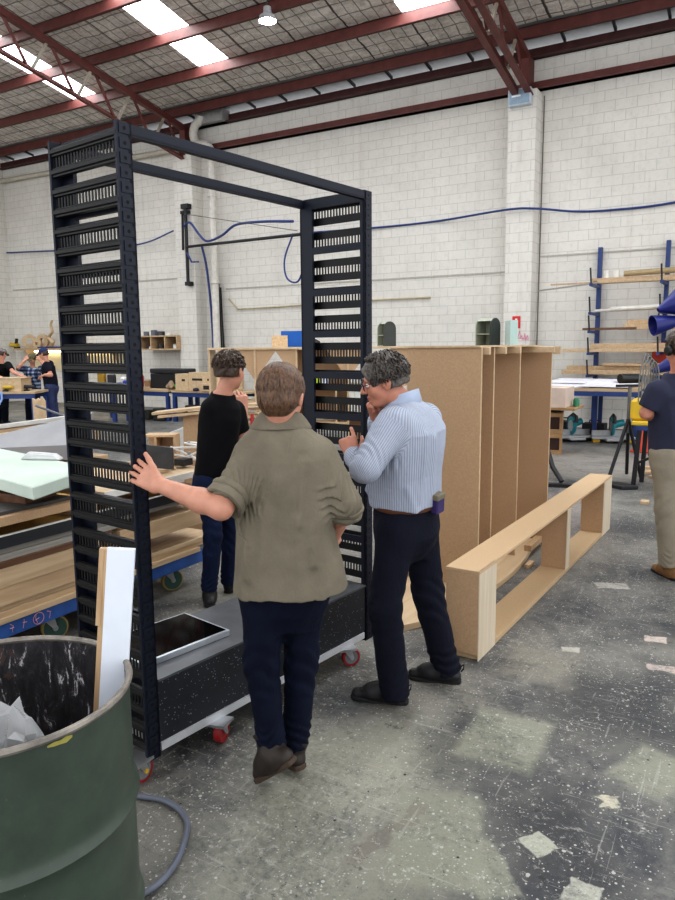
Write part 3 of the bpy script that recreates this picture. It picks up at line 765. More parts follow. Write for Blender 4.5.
# the flat screen lying on the plinth
t = thing('flat_screen', 'black glass flat screen with silver frame lying on the plinth', 'screen', tuple(rp(.34,.27,.414)))
sc_d, sc_w = unit(rd*.995+rw*-.06), unit(rw*.995+rd*.06)
cc = rp(.325, .275, .414)
m = MB(); m.obox(cc+ru*.014, (sc_d, sc_w, ru), (.235,.168,.014)); m.build('frame', plain('brushed_silver', rgb(196,200,206), .3, .7), t, .002)
m = MB(); m.obox(cc+ru*.0286, (sc_d, sc_w, ru), (.222,.156,.001)); m.build('screen_glass', plain('black_gloss_glass', rgb(8,8,9), .06), t)
# ------------------------------------------------------------------ the green drum and what stands in it
DC = np.array((-1.50, .962, 0)); DR = .302; DZ = .932
drum = thing('steel_drum', 'dark green steel drum used as a bin, paint-splattered inside', 'drum', tuple(DC))
def drum_out():
    t = NT('dark_green_drum_paint'); v = t.obj(); n = t.noise(v, 5, 6, .65); f = t.noise(v, 40, 5, .8)
    col = t.ramp(n, [(.3, rgb(50,60,52)), (.7, rgb(70,82,70))])
    col = t.mix(t.math('MULTIPLY', t.math('GREATER_THAN', f, .67), .6), col, rgb(128,130,116))
    t.L(col, t.b.inputs['Base Color']); t.set(Roughness=.42); t.bump(n, .1, .01); return t.m
def drum_in():
    t = NT('paint_splattered_black'); v = t.obj((1,1,.35)); n = t.noise(v, 34, 6, .8, .8); g = t.noise(t.obj(), 7, 4)
    col = t.ramp(n, [(.32, rgb(26,25,27)), (.5, rgb(50,48,50)), (.585, rgb(66,63,66)), (.62, rgb(190,188,190))])
    t.L(t.mix(t.math('MULTIPLY', t.math('GREATER_THAN', g, .62), .4), col, rgb(96,72,66)), t.b.inputs['Base Color']); t.set(Roughness=.45); return t.m
rimm = plain('worn_rim_steel', rgb(128,122,114), .45, .3, .4, 20, .2)
prof = [(DR-.012,.0),(DR,.012)]
for z in np.linspace(.03, DZ-.03, 60):
    bulge = sum(.012*math.exp(-((z-c)/.014)**2) for c in (.32,.635)); prof.append((DR+bulge, z))
prof += [(DR, DZ-.012)]
m = MB(); m.lathe(prof, DC, 72); m.build('drum_wall', drum_out(), drum)
m = MB(); m.lathe([(DR-.006, DZ-.01),(DR-.006,.03),(.001,.03)], DC, 64); m.build('drum_inside', drum_in(), drum, fix=False)
m = MB(); m.tube([DC + np.array((DR*math.cos(a), DR*math.sin(a), DZ-.006)) for a in np.linspace(0, 2*math.pi, 73)[:-1]], .0085, 8, 0, True); m.build('rim', rimm, drum)
m = MB(); a0 = R(-62); pts = []
for k, (z0, z1) in enumerate(((.909,.914),(.903,.917),(.905,.914),(.906,.916),(.909,.913))):
    a = R(-6 - 2.6*k); p = DC + np.array((math.cos(a), math.sin(a), 0))*(DR+.002); pts.append((p + np.array((0,0,z0)), p + np.array((0,0,z1))))
m.add([q for p in pts for q in p], [(2*i, 2*i+2, 2*i+3, 2*i+1) for i in range(len(pts)-1)]); m.build('paint_mark', plain('yellow_paint', rgb(148,142,72), .6), drum)
m = MB(); m.lathe([(DR*.2,.03),(DR-.007,.034),(DR-.007,.36),(.15,.42),(.001,.40)], DC, 40); item(m, 'rubbish', plain('mixed_rubbish', rgb(60,56,54), .8, 0, .4, 12, .5), 'dark rubbish filling the bottom of green drum', 'rubbish', kind='stuff')
t = thing('white_board', 'narrow white laminated board standing upright in the green drum', 'board', (-1.40,1.17,.45))
top, bot = np.array((-1.352,1.232,1.222)), np.array((-1.402,1.170,.44)); d = unit(top-bot)
n = unit(np.array((.62,-.78,0)) - d*(np.array((.62,-.78,0))@d)); sdv = np.cross(n, d)
if sdv[0] < 0: sdv = -sdv
m = MB(); m.obox((top+bot)/2, (sdv, n, d), (.034, .009, np.linalg.norm(top-bot)/2)); m.build('laminated_face', plain('white_laminate', rgb(222,228,238), .35, 0, .03), t, .001)
pine = wood('pine', rgb(168,138,104), rgb(206,176,140), 2, 30)
m = MB(); m.obox((top+bot)/2 - sdv*.04 - n*.002, (sdv, n, d), (.0065, .011, np.linalg.norm(top-bot)/2-.002)); m.obox(top - d*.1 - sdv*.046 + n*.004, (sdv, n, d), (.006, .008, .1)); m.build('wooden_edge', pine, t, .001)
# crumpled clear plastic in the drum
g = np.random.default_rng(5); m = MB(); N = 15; vs = []; c0 = np.array((-1.385,.915,.69))
for i in range(N):
    for k in range(N):
        u_, v_ = i/(N-1)-.5, k/(N-1)-.5; h_ = .25*math.exp(-((u_*2.6)**2+(v_*2.6)**2)) + g.normal()*.017
        vs.append(c0 + np.array((u_*.28+g.normal()*.006, v_*.22+g.normal()*.006, h_)))
m.add(vs, [(i*N+k, i*N+k+1, (i+1)*N+k+1, (i+1)*N+k) for i in range(N-1) for k in range(N-1)])
pl_ = NT('clear_plastic_film').set(Base_Color=(.9,.91,.92,1), Roughness=.22, Transmission_Weight=.65, IOR=1.2, Alpha=.85).m
item(m, 'plastic_bag', pl_, 'crumpled clear plastic sheet poking up inside the green drum', 'plastic bag')
item(MB().tube(curve([(-2.3,1.72,.014),(-2.1,1.78,.014),(-1.949,1.796,.014),(-1.854,1.822,.014),(-1.76,1.812,.014),(-1.68,1.77,.014),(-1.62,1.69,.014),(-1.575,1.6,.014),(-1.556,1.504,.014),(-1.577,1.42,.014),(-1.64,1.32,.014),(-1.75,1.26,.014)]), .0105, 10), 'floor_hose', plain('grey_rubber_hose', rgb(96,101,114), .5), 'grey hose curving over the floor beside the green drum', 'hose')

# ------------------------------------------------------------------ MDF carcass and the low frame
mdfm = mdf('mdf', rgb(184,153,120)); mdfd = mdf('mdf_inside', rgb(176,145,114)); plyf = wood('plywood_face', rgb(186,160,126), rgb(212,188,156), 1, 14, .55); plye = wood('pale_ply_edge', rgb(196,180,156), rgb(216,203,182), 2, 40)
t = thing('low_frame', 'long low MDF box frame lying on floor with two open bays', 'frame', (-1.2, 5.3, 0))
la = R(2.05); ld = np.array((math.sin(la), math.cos(la), 0)); lw = np.array((math.cos(la), -math.sin(la), 0)); LO = np.array((-1.217,3.589,0))
def lb(m, d0, d1, w0, w1, z0, z1): c = LO + ld*(d0+d1)/2 + lw*(w0+w1)/2; return m.obox((c[0], c[1], (z0+z1)/2), (ld, lw, ru), ((d1-d0)/2, (w1-w0)/2, (z1-z0)/2))
m = MB(); lb(m, .0, 3.36, -.2, 0, .494, .512); m.build('top_board', mdf('mdf_top', rgb(192,164,130), .06), t, .002)
m = MB(); lb(m, .02, 3.34, -.198, -.002, .0, .03); m.build('bottom_board', mdf('mdf_base', rgb(186,160,126), .06), t, .002)
for d0, d1 in ((.004, .27), (3.04, 3.355)):
    m = MB(); lb(m, d0, d1, -.197, -.006, .03, .494); e = m.build('end_block', mdfm, t, .002)
    m = MB(); lb(m, d0, d1, -.006, -.001, .0, .512); m.build('facing_strip', plye, e)
m = MB(); lb(m, 1.80, 1.88, -.19, -.004, .03, .494); e = m.build('divider', mdfd, t, .002)
m = MB(); lb(m, 1.79, 1.885, -.004, .002, .03, .494); m.build('facing_strip', plye, e)

t = thing('tall_carcass', 'tall MDF shelving carcass with four upright fins standing on floor', 'carcass', (-1.9, 5.3, 0))
for y, x0, x1 in ((4.65,-2.135,-1.595), (4.97,-2.14,-1.613), (5.54,-2.14,-1.59), (6.12,-2.14,-1.49)):
    m = MB(); m.box(x0, x1, y-.009, y+.009, .04, 1.705); f = m.build('upright_panel', mdfm if y < 4.8 else mdfd, t)
    m = MB(); m.box(x1, x1+.004, y-.01, y+.01, .04, 1.705); m.build('pale_edge', plyf, f)
m = MB(); n = 14
top_ = [(-2.12,3.70),(-1.80,3.70)] + [(-1.60+.14*math.sin(k/n*math.pi)-.02, 4.0+2.3*k/n) for k in range(n+1)] + [(-2.12,6.3)]
m.prism([(x, y, .0) for x, y in top_], (0,0,.04)); m.build('base_board', plyf, t, .002)
m = MB(); m.box(-2.15,-1.60,4.62,6.14,1.705,1.718); m.build('top_board', plyf, t)
for y in (4.72, 5.08, 5.45, 6.0, 6.22):
    m = MB(); m.box(-2.1, -1.56 if y < 6 else -1.44, y-.02, y+.02, 1.655 if y != 6.22 else 1.64, 1.705); m.build('cleat', plyf, t, .002)
item(MB().box(-1.46,-1.42,5.36,5.5,.0,.03), 'offcut', pine, 'small pine offcut on the floor behind the low frame', 'offcut', bevel=.002)
item(MB().box(-1.56,-1.5,5.7,6.05,.04,.09), 'offcut', pine, 'pine batten lying on the base of the tall MDF carcass', 'offcut', bevel=.002)

# ------------------------------------------------------------------ blue trolley with its heap of timber
DX = -3.43
bluep = plain('blue_paint', rgb(46,84,146), .5, 0, .18, 10, .1); blued = plain('blue_steel', rgb(34,58,112), .45, 0, .15, 8)
t = thing('timber_trolley', 'low blue trolley on big castors loaded with timber', 'trolley', (-4.0, 2.6, 0))
m = MB(); m.box(-4.5, DX-.03, 1.2, 3.9, .2, .25); m.build('deck', wood('worn_deck_ply', rgb(150,122,90), rgb(186,158,122), 1, 20), t)
for x in (DX-.03, -4.53):
    m = MB(); m.box(x, x+.03, 1.2, 3.93, .165, .25); m.build('side_rail', bluep, t, .003)
for y in (1.2, 3.9):
    m = MB(); m.box(-4.5, DX-.03, y, y+.03, .165, .25); m.build('end_rail', bluep, t, .003)
teal = plain('dark_teal_wheel', rgb(52,78,70), .5); tan_t = plain('tan_rubber_tyre', rgb(150,128,76), .6)
for x, y in ((-3.52,3.66),(-3.52,2.66),(-4.4,3.66),(-4.4,1.5),(-3.52,1.5)): castor(t, (x, y, .078), .078, .04, (.9,-.42,0), tan_t, teal, zinc, .165, tyre_in=.86)
ch = plain('pink_chalk_writing', rgb(206,150,160), .8); m = MB(); X_ = DX+.002
m.tube([(X_, 2.49+.035*math.cos(a), .208+.033*math.sin(a)) for a in np.linspace(0, 2*math.pi, 17)[:-1]], .0022, 4, 0, True)
g = np.random.default_rng(8)
for k, y in enumerate((2.10,2.16,2.22,2.32,2.40,2.48,2.56)):
    m.tube([(X_, y + g.uniform(-.012,.012), .185+.05*i/3) for i in range(4)], .002, 4); m.tube([(X_, y-.012, .2+g.uniform(0,.03)), (X_, y+.014, .2+g.uniform(0,.03))], .002, 4)
m.build('chalk_marks', ch, t)
oak = wood('pale_timber', rgb(172,146,114), rgb(208,184,152), 1, 24); oak2 = wood('warm_timber', rgb(168,140,108), rgb(206,180,146), 1, 18); brown = wood('brown_timber', rgb(84,56,38), rgb(116,82,58), 1, 24); greyb = wood('grey_board', rgb(128,124,118), rgb(166,162,154), 1, 12)
darkb = plain('black_laminate', rgb(34,37,42), .45, 0, .15, 6); whitee = plain('white_edge', rgb(214,212,206), .5, 0, .06); yelw = plain('yellow_ply', rgb(176,136,64), .6, 0, .15, 8)
G = 'timber stacked on the blue trolley'
def board(label, x0, x1, y0, y1, z0, z1, mat, rot=0, cat='board', name='timber_board', group=G, bev=.002):
    m = MB(); cx, cy = (x0+x1)/2, (y0+y1)/2; a = R(rot)
    m.obox((cx, cy, (z0+z1)/2), ((math.cos(a), math.sin(a), 0), (-math.sin(a), math.cos(a), 0), ru), ((x1-x0)/2, (y1-y0)/2, (z1-z0)/2))
    return item(m, name, mat, label, cat, group, bev)
board('wide pale board lying lowest, directly on the blue trolley deck', -4.45, DX+.01, 1.25, 3.86, .25, .282, oak)
board('pale board second from bottom of stack on the trolley', -4.42, DX-.01, 1.3, 3.95, .282, .314, oak2, .6)
board('pale board third from the bottom, jutting past the trolley end', -4.40, DX-.02, 1.3, 4.06, .314, .345, oak, -.5)
board('thick pine plank lying under another thick pine plank on the trolley', -3.75, DX, 1.3, 3.0, .345, .448, oak2)
board('thick pine plank directly under the dark brown plank on the trolley', -3.77, DX+.005, 1.3, 2.95, .448, .556, oak)
board('short end of thick pine beam right of rack post on the trolley', -3.8, DX, 3.12, 3.93, .452, .568, oak2)
board('small pine packer under the thick beam end on the trolley', -3.7, DX-.03, 3.2, 3.3, .345, .452, oak)
board('dark brown plank lying on thick pine plank of trolley stack', -4.3, DX+.01, 1.3, 3.05, .556, .592, brown)
board('grey board on the dark brown plank', -4.3, DX+.0, 1.3, 3.15, .592, .625, greyb, .4)
board('grey board just under the black-sided tray on trolley', -4.2, DX-.03, 1.35, 3.8, .625, .66, greyb, -.4)
t = thing('shallow_tray', 'black-sided shallow tray with white rim in the trolley stack', 'tray', (-3.9,2.6,.66), G)
for x0, x1, y0, y1 in ((DX-.02,DX,1.3,3.92),(-4.4,-4.38,1.3,3.92),(-4.38,DX-.02,1.3,1.32),(-4.38,DX-.02,3.9,3.92)):
    m = MB(); m.box(x0, x1, y0, y1, .66, .725); s_ = m.build('side', darkb, t)
    m = MB(); m.box(x0-.001, x1+.001, y0-.001, y1+.001, .725, .731); m.build('white_rim', whitee, s_)
m = MB(); m.box(-4.38,DX-.02,1.32,3.9,.66,.675); m.build('tray_floor', yelw, t)
for y in (1.45, 2.95): board('pine spacer block inside the black-sided tray, %s' % ('left end' if y < 2 else 'behind the rack'), -4.3, DX-.04, y, y+.05, .675, .78, oak2)
board('tan panel edge lying over the black-sided tray', -4.3, DX+.0, 1.35, 2.86, .78, .83, mdfm)
board('dark grey sheet on the tan panel, below green foam', -4.25, DX-.04, 1.4, 2.8, .83, .85, plain('dark_grey_sheet', rgb(72,70,68), .6, 0, .3, 8), 1)
board('plywood panel with white front edge behind the rack post', -4.2, DX-.0, 3.0, 4.02, .80, .842, plyf, 1.2)
board('white edge strip along the plywood panel on trolley', DX, DX+.006, 3.0, 4.02, .80, .846, whitee, 1.2, 'strip')
board('broad plywood offcut lying on the plywood panel, right of rack', -3.95, DX-.1, 3.2, 3.8, .842, .862, oak, 14)
board('diagonal timber batten under green foam at the left', -3.75, -3.68, 2.12, 2.62, .85, .885, oak2, 32)
board('dark timber batten under the green foam, flat along its edge', -3.9, -3.55, 2.5, 2.75, .85, .9, brown, 10)
# green foam slab
fo = NT('pale_green_foam'); n = fo.noise(fo.obj(), 3, 5); fo.L(fo.ramp(n, [(.3, rgb(178,193,181)), (.7, rgb(196,208,198))]), fo.b.inputs['Base Color']); fo.set(Roughness=.8); fo.bump(fo.noise(fo.obj(), 60, 4), .2, .005)
m = MB(); m.prism([(-3.262,2.39,.925),(-3.475,2.976,.925),(-4.9,3.276,.925),(-4.68,2.69,.925)], (0,0,.073))
item(m, 'foam_slab', fo.m, 'thick pale green foam slab on top of the timber heap', 'foam slab', bevel=.006)
# bits right of the rack post on the heap
item(MB().hexa([(-3.70,3.63,.885),(-3.53,3.73,.862),(-3.54,3.75,.862),(-3.71,3.65,.885),(-3.70,3.63,1.045),(-3.53,3.73,1.02),(-3.54,3.75,1.02),(-3.71,3.65,1.045)]), 'dark_sheet', plain('scuffed_black_panel', rgb(58,58,60), .5, 0, .25, 12), 'scuffed dark grey sheet on edge beside the rack post', 'sheet', bevel=.002)
t = thing('drawer_box', 'open-fronted pine drawer box standing on edge behind the dark panel', 'drawer box', (-3.9,4.0,.86))
dz = unit((.86,.5,0)); dn = np.array((-dz[1], dz[0], 0)); c0 = np.array((-3.88,3.99,.99))
for off, hx, hz in ((np.array((0,0,.075)), .12, .008), (np.array((0,0,-.075)), .12, .008), (dz*.112, .008, .068), (-dz*.03, .008, .068)):
    m = MB(); m.obox(c0+off, (dz, dn, ru), (hx, .08, hz)); m.build('side_board', pine, t)
m = MB(); m.obox(c0+dn*.075, (dz, dn, ru), (.12,.004,.075)); m.build('back_board', mdfd, t)
item(MB().box(-4.05,-3.72,3.86,4.1,.84,.905), 'packing_block', oak2, 'pine packing block carrying the drawer box', 'block')
wm = plain('white_tube_paint', rgb(222,220,216), .4)
t = thing('wire_stand', 'folded white tubular wire stand lying on the heap', 'stand', (-3.62,4.0,.86))
tb = [((-3.74,3.93,.98),(-3.50,4.09,.985)),((-3.74,3.93,.99),(-3.52,4.08,.86)),((-3.70,3.95,.875),(-3.50,4.09,.99)),((-3.64,3.97,1.02),(-3.52,4.06,.985)),((-3.62,4.01,1.02),(-3.48,4.12,1.0)),((-3.72,3.95,.93),(-3.52,4.06,.87))]
for a, b in tb: m = MB(); m.tube([a, b], .008, 8); m.build('tube', wm, t)
for p in ((-3.625,4.005,.94),(-3.62,4.0,1.02),(-3.52,4.07,.985)): m = MB(); m.lathe([(.001,-.014),(.014,-.01),(.014,.01),(.001,.014)], p, 12); m.build('joint', plain('grey_joint', rgb(150,150,150), .5), t)
item(MB().box(-3.66,-3.57,3.88,3.98,.862,.91), 'tape_roll', plain('black_tape', rgb(30,30,32), .5), 'black block lying under the white wire stand', 'block')

# things leaning and lying behind the trolley
item(MB().hexa([(-4.66,4.78,.0),(-4.40,4.95,.0),(-4.42,4.97,.0),(-4.68,4.80,.0),(-4.68,4.80,.92),(-4.42,4.95,1.03),(-4.44,4.97,1.03),(-4.70,4.82,.92)]), 'white_sheet', plain('white_melamine', rgb(214,214,214), .4, 0, .04), 'white sheet standing behind the heap beside brown panel', 'sheet', bevel=.002)
item(MB().hexa([(-4.30,4.66,.0),(-4.12,4.77,.0),(-4.14,4.80,.0),(-4.32,4.69,.0),(-4.28,4.67,1.16),(-4.12,4.77,1.175),(-4.14,4.80,1.175),(-4.30,4.70,1.16)]), 'mdf_sheet', mdfm, 'upright brown MDF panel under pale boards left of black t-shirt person', 'sheet', bevel=.002)
for k, (a, b, wd, lab) in enumerate((((-4.50,4.55,1.16),(-4.05,4.82,1.215),.2,'pale board lying on the upright brown panel, upper one'), ((-4.42,4.52,1.135),(-4.08,4.74,1.17),.12,'pale board lying on the upright brown panel, lower one'))):
    m = MB(); m.bar(a, b, wd, .022); item(m, 'timber_board', oak, lab, 'board', 'boards on the brown panel', .002)
t = thing('folding_trestle', 'pair of timber trestles carrying long boards behind green foam', 'trestle', (-5.5,4.2,0))
for cx, cy in ((-5.95,4.15),(-5.45,4.42)):
    for s1 in (-1, 1): m = MB(); m.bar((cx+s1*.05, cy+s1*.22, 0), (cx, cy+s1*.03, .9), .06, .03, up=(1,0,0)); m.build('leg', oak2, t)
    m = MB(); m.bar((cx-.03, cy-.3, .9), (cx+.03, cy+.3, .9), .05, .08); m.build('rail', oak2, t)
G2 = 'boards on the trestles'
def slant(label, a, b, wd, th, mat, name='timber_board', cat='board', group=G2, up=(0,0,1)): m = MB(); m.bar(a, b, wd, th, up); return item(m, name, mat, label, cat, group, .002)
slant('long white-topped beam rising to the right behind green foam', (-6.45,3.78,.95), (-5.38,4.40,1.10), .16, .035, plain('grey_white_topping', rgb(190,188,184), .6))
slant('timber batten directly under the long white-topped beam', (-6.4,3.80,.91), (-5.42,4.37,1.05), .12, .04, oak2)
slant('pale board end pointing right, under white-topped beam', (-6.1,3.6,.90), (-5.45,3.98,1.01), .22, .03, oak)
slant('second pale board end below the first, far left', (-6.1,3.55,.84), (-5.49,3.92,.95), .2, .03, oak2)
item(MB().hexa([(-5.5,3.2,.93),(-4.58,3.69,.86),(-4.85,4.2,.86),(-5.75,3.7,.93),(-5.5,3.2,.94),(-4.58,3.69,.98),(-4.75,4.1,1.20),(-5.75,3.7,.95)]), 'grey_sheet', plain('grey_vinyl', rgb(138,138,141), .5, 0, .1, 4), 'large sloping grey sheet behind the green foam', 'sheet')
item(MB().box(-5.7,-4.6,3.35,4.1,.0,.85), 'hidden_crate', oak2, 'timber crate below the sloping grey sheet', 'crate')
t = thing('plywood_post', 'upright plywood strip with notched top behind the heap', 'plywood strip', (-6.5,4.9,0))
m = MB(); dx = unit((.86,.5,0)); b0 = np.array((-6.54,4.86,0)); m.prism([b0, b0+dx*.13, b0+dx*.13+ru*1.18, b0+dx*.11+ru*1.21, b0+dx*.08+ru*1.19, b0+dx*.06+ru*1.21, b0+dx*.03+ru*1.19, b0+ru*1.21], (-.01,.02,0)); m.build('strip', plyf, t)
item(MB().tube([(-6.09,4.56,1.17),(-5.84,4.70,1.06)], .012, 8), 'steel_rod', plain('grey_rod', rgb(110,112,118), .4, .5), 'thin grey rod pointing down right in front of plywood strip', 'rod')
item(MB().hexa([(-5.52,4.0,.86),(-5.42,4.06,.86),(-5.36,4.2,.86),(-5.48,4.16,.86),(-5.50,4.0,1.03),(-5.40,4.06,1.05),(-5.34,4.2,1.05),(-5.46,4.16,1.03)]), 'brown_offcut', brown, 'brown timber block tilted under the white-topped beam', 'block')
item(MB().hexa([(-4.15,2.95,1.0),(-3.88,3.06,1.0),(-3.92,3.13,1.0),(-4.18,3.05,1.0),(-4.1,2.98,1.05),(-3.93,3.06,1.035),(-3.95,3.1,1.04),(-4.12,3.03,1.05)]), 'white_offcut', plain('white_plastic', rgb(196,198,198), .4), 'crumpled white plastic lump on the green foam', 'plastic lump', bevel=.01)
# ------------------------------------------------------------------ plywood units in the middle distance
def unit_frame(org, rot):
    a = R(rot); X = np.array((math.cos(a), math.sin(a), 0)); Y = np.array((-math.sin(a), math.cos(a), 0)); o = np.array(org, float)
    def bx(m, x0, x1, y0, y1, z0, z1, mi=0): c = o + X*(x0+x1)/2 + Y*(y0+y1)/2 + ru*(z0+z1)/2; return m.obox(c, (X, Y, ru), ((x1-x0)/2, (y1-y0)/2, (z1-z0)/2), mi)
    def pt(x, y, z): return o + X*x + Y*y + ru*z
    return bx, pt, X, Y
bx, pt, X, Y = unit_frame((-6.26, 7.34, 0), 30.3)
t = thing('plywood_counter', 'tall open plywood counter frame with corner gussets behind the rack', 'counter', tuple(pt(1.4,.2,0)))
m = MB(); bx(m, 0, 2.75, -.02, .5, 1.685, 1.715); m.build('top_board', plyf, t, .002)
for x in (.02, .62, 1.17, 1.85, 2.7): m = MB(); bx(m, x-.012, x+.012, 0, .46, 0, 1.685); m.build('upright', plyf, t)
for x0, x1, z in ((.63,1.16,.5),(.63,1.16,.85),(.03,.6,1.0),(1.19,1.84,.7),(1.87,2.68,.75),(1.87,2.68,1.2)): m = MB(); bx(m, x0, x1, 0, .46, z-.012, z+.012); m.build('shelf', plyf, t)
for x, s_ in ((.62,-1),(.62,1),(1.17,-1),(1.85,-1),(1.85,1),(2.7,-1)):
    m = MB(); m.prism([pt(x+s_*.013, .02, 1.685), pt(x+s_*.29, .02, 1.685), pt(x+s_*.013, .02, 1.30)], Y*.015); m.build('gusset', mdfm, t)
for x0, x1, z0, z1 in ((1.18,1.85,.75,1.68),(1.87,2.68,.02,.73)): m = MB(); bx(m, x0, x1, .44, .455, z0, z1); m.build('back_panel', mdfm, t)
t2 = thing('plywood_shelf_unit', 'second plywood shelf unit running from behind rack to behind MDF carcass', 'shelf unit', tuple(pt(3.8,.2,0)))
m = MB(); bx(m, 2.80, 4.42, -.02, .5, 1.66, 1.70); m.build('top_board', plyf, t2, .002)
for x in (2.82, 3.3, 3.95, 4.38): m = MB(); bx(m, x-.012, x+.012, 0, .46, 0, 1.66); m.build('upright', plyf, t2)
for z in (.4,.8,1.25): m = MB(); bx(m, 2.84, 4.37, 0, .46, z-.012, z+.012); m.build('shelf', plyf, t2)
bluef = plain('blue_foam_board', rgb(20,92,176), .6, 0, .06); osb = plain('chipboard_offcut', rgb(206,178,142), .7, 0, .2, 40)
item((lambda m: bx(m, .95, 1.23, .30, .33, 1.717, 1.93) and m)(MB()), 'blue_board', bluef, 'blue board standing on the plywood counter left of rack panel', 'board')
item((lambda m: bx(m, .84, 1.05, .12, .14, 1.717, 1.87) and m)(MB()), 'chipboard_offcut', osb, 'small speckled chipboard square leaning before the blue board', 'offcut')
item((lambda m: bx(m, 1.12, 1.16, .3, .32, 1.25, 1.66) and m)(MB()), 'blue_strip', bluef, 'blue strip seen under the counter top beside its gusset', 'strip')
m = MB(); m.lathe([(.001,0),(.11,.0),(.12,.03),(.1,.07),(.05,.1),(.001,.11)], pt(1.38,.2,1.717), 20); item(m, 'black_bag', plain('black_fabric_bag', rgb(32,32,34), .8, 0, .2, 20, .4), 'small black fabric bag lying on the plywood counter by the rack', 'bag')
m = MB(); m.lathe([(.001,0),(.05,.0),(.055,.1),(.03,.17),(.015,.2),(.001,.2)], pt(1.42,.15,1.212+.0), 16); item(m, 'green_bottle', plain('lime_plastic', rgb(170,200,40), .4), 'lime green bottle inside the plywood counter', 'bottle')
m = MB(); m.lathe([(.001,0),(.045,.0),(.05,.1),(.045,.12),(.001,.12)], pt(1.54,.15,1.212), 16); item(m, 'white_tub', plain('pale_blue_tub', rgb(206,214,236), .4), 'pale tub beside the lime green bottle', 'tub')
item((lambda m: bx(m, 1.3, 1.7, .02, .44, 1.2, 1.212) and bx(m, 1.3,1.32,.02,.44,.712,1.2) and bx(m,1.68,1.7,.02,.44,.712,1.2) and m)(MB()), 'inner_box', plyf, 'small plywood stand inside the plywood counter under the bottle', 'stand')
# domed cabinets
mb_m = plain('grey_green_paint', rgb(150,154,138), .5); mb_d = plain('dark_grey_green', rgb(52,56,54), .5)
def domed(label, c, rot, w_, d_, h_, group):
    bx_, pt_, X_, Y_ = unit_frame(c, rot)
    t = thing('domed_cabinet', label, 'cabinet', c, group); N = 10
    r = w_/2; arc = [(r*math.cos(a), h_-r+r*math.sin(a)) for a in np.linspace(0, math.pi, N)]
    for y0, y1, mt, nm in ((0,.012,mb_d,'end_panel'),(d_-.012,d_,mb_m,'end_panel')):
        m = MB(); m.prism([pt_(-r, y0, 0), pt_(r, y0, 0)] + [pt_(x, y0, z) for x, z in arc], Y_*(y1-y0)); m.build(nm, mt, t)
    m = MB(); vs = []; P_in = [(r-.012, 0)] + [(x*.94, z-.008) for x, z in arc] + [(-r+.012, 0)]; P_out = [(r-.002, 0)] + [(x, z) for x, z in arc[:-2]]
    for y in (.012, d_-.012): vs += [pt_(x, y, z) for x, z in P_out] 
    n = len(P_out); m.add(vs, [(i, i+1, n+i+1, n+i) for i in range(n-1)], 0, True); sh = m.build('curved_cover', mb_m, t)
    m = MB(); bx_(m, -r+.01, r-.01, .012, d_-.012, .0, .012); bx_(m, -r+.01, r-.01, .012, d_-.012, h_*.42, h_*.42+.012); m.build('shelf', mb_m, t)
    return t
domed('grey-green domed cabinet on shelf unit just left of the right pillar', tuple(pt(3.83,.2,1.70)), 75, .24, .24, .38, None)
domed('dark domed cabinet on plywood counter right of the rack panel', tuple(pt(2.42,.25,1.716)), 60, .2, .16, .33, None)
item((lambda m: bx(m, 3.98, 4.08, .0, .3, 1.70, 2.04) and m)(MB()), 'glass_stack', NT('pale_green_glass').set(Base_Color=rgb(196,222,214), Roughness=.1, Transmission_Weight=.3).m, 'stack of pale green glass sheets beside the grey-green domed cabinet', 'glass stack', bevel=.003)

# ------------------------------------------------------------------ back benches
bench_top = wood('worn_bench_top', rgb(168,144,112), rgb(202,180,148), 0, 10)
def bench(label, c, rot, L, D_, H_, mat=blued, shelf=None):
    bx_, pt_, X_, Y_ = unit_frame(c, rot); t = thing('work_bench', label, 'workbench', c)
    m = MB(); bx_(m, -L/2, L/2, -D_/2, D_/2, H_-.05, H_); m.build('bench_top', bench_top, t, .003)
    m = MB(); bx_(m, -L/2+.02, L/2-.02, -D_/2+.02, -D_/2+.06, H_-.15, H_-.05); m.build('front_rail', mat, t)
    m = MB(); bx_(m, -L/2+.02, L/2-.02, D_/2-.06, D_/2-.02, H_-.15, H_-.05); m.build('back_rail', mat, t)
    for x in (-L/2+.06, L/2-.06):
        for y in (-D_/2+.06, D_/2-.06): m = MB(); bx_(m, x-.04, x+.04, y-.04, y+.04, 0, H_-.15); m.build('leg', mat, t)
    if shelf: m = MB(); bx_(m, -L/2+.05, L/2-.05, -D_/2+.05, D_/2-.05, shelf, shelf+.03); m.build('lower_shelf', bench_top, t)
    return bx_, pt_
b1 = bench('blue bench at far left where three people lean, box frame on top', (-14.2, 9.3, 0), 32, 2.6, .8, .85)
b2 = bench('blue bench with pale top right of the far left people', (-13.3, 11.7, 0), 20, 1.2, .8, .85)
b3 = bench('blue bench left of the long slotted box, tools heaped on it', (-12.9, 12.95, 0), 0, 2.0, .9, .74)
b4 = bench('blue bench carrying the plywood slotted box behind black t-shirt person', (-10.75, 12.95, 0), 0, 2.1, .9, .74, shelf=.2)
bx1, pt1, _, _ = unit_frame((-14.2, 9.3, .11), 32)

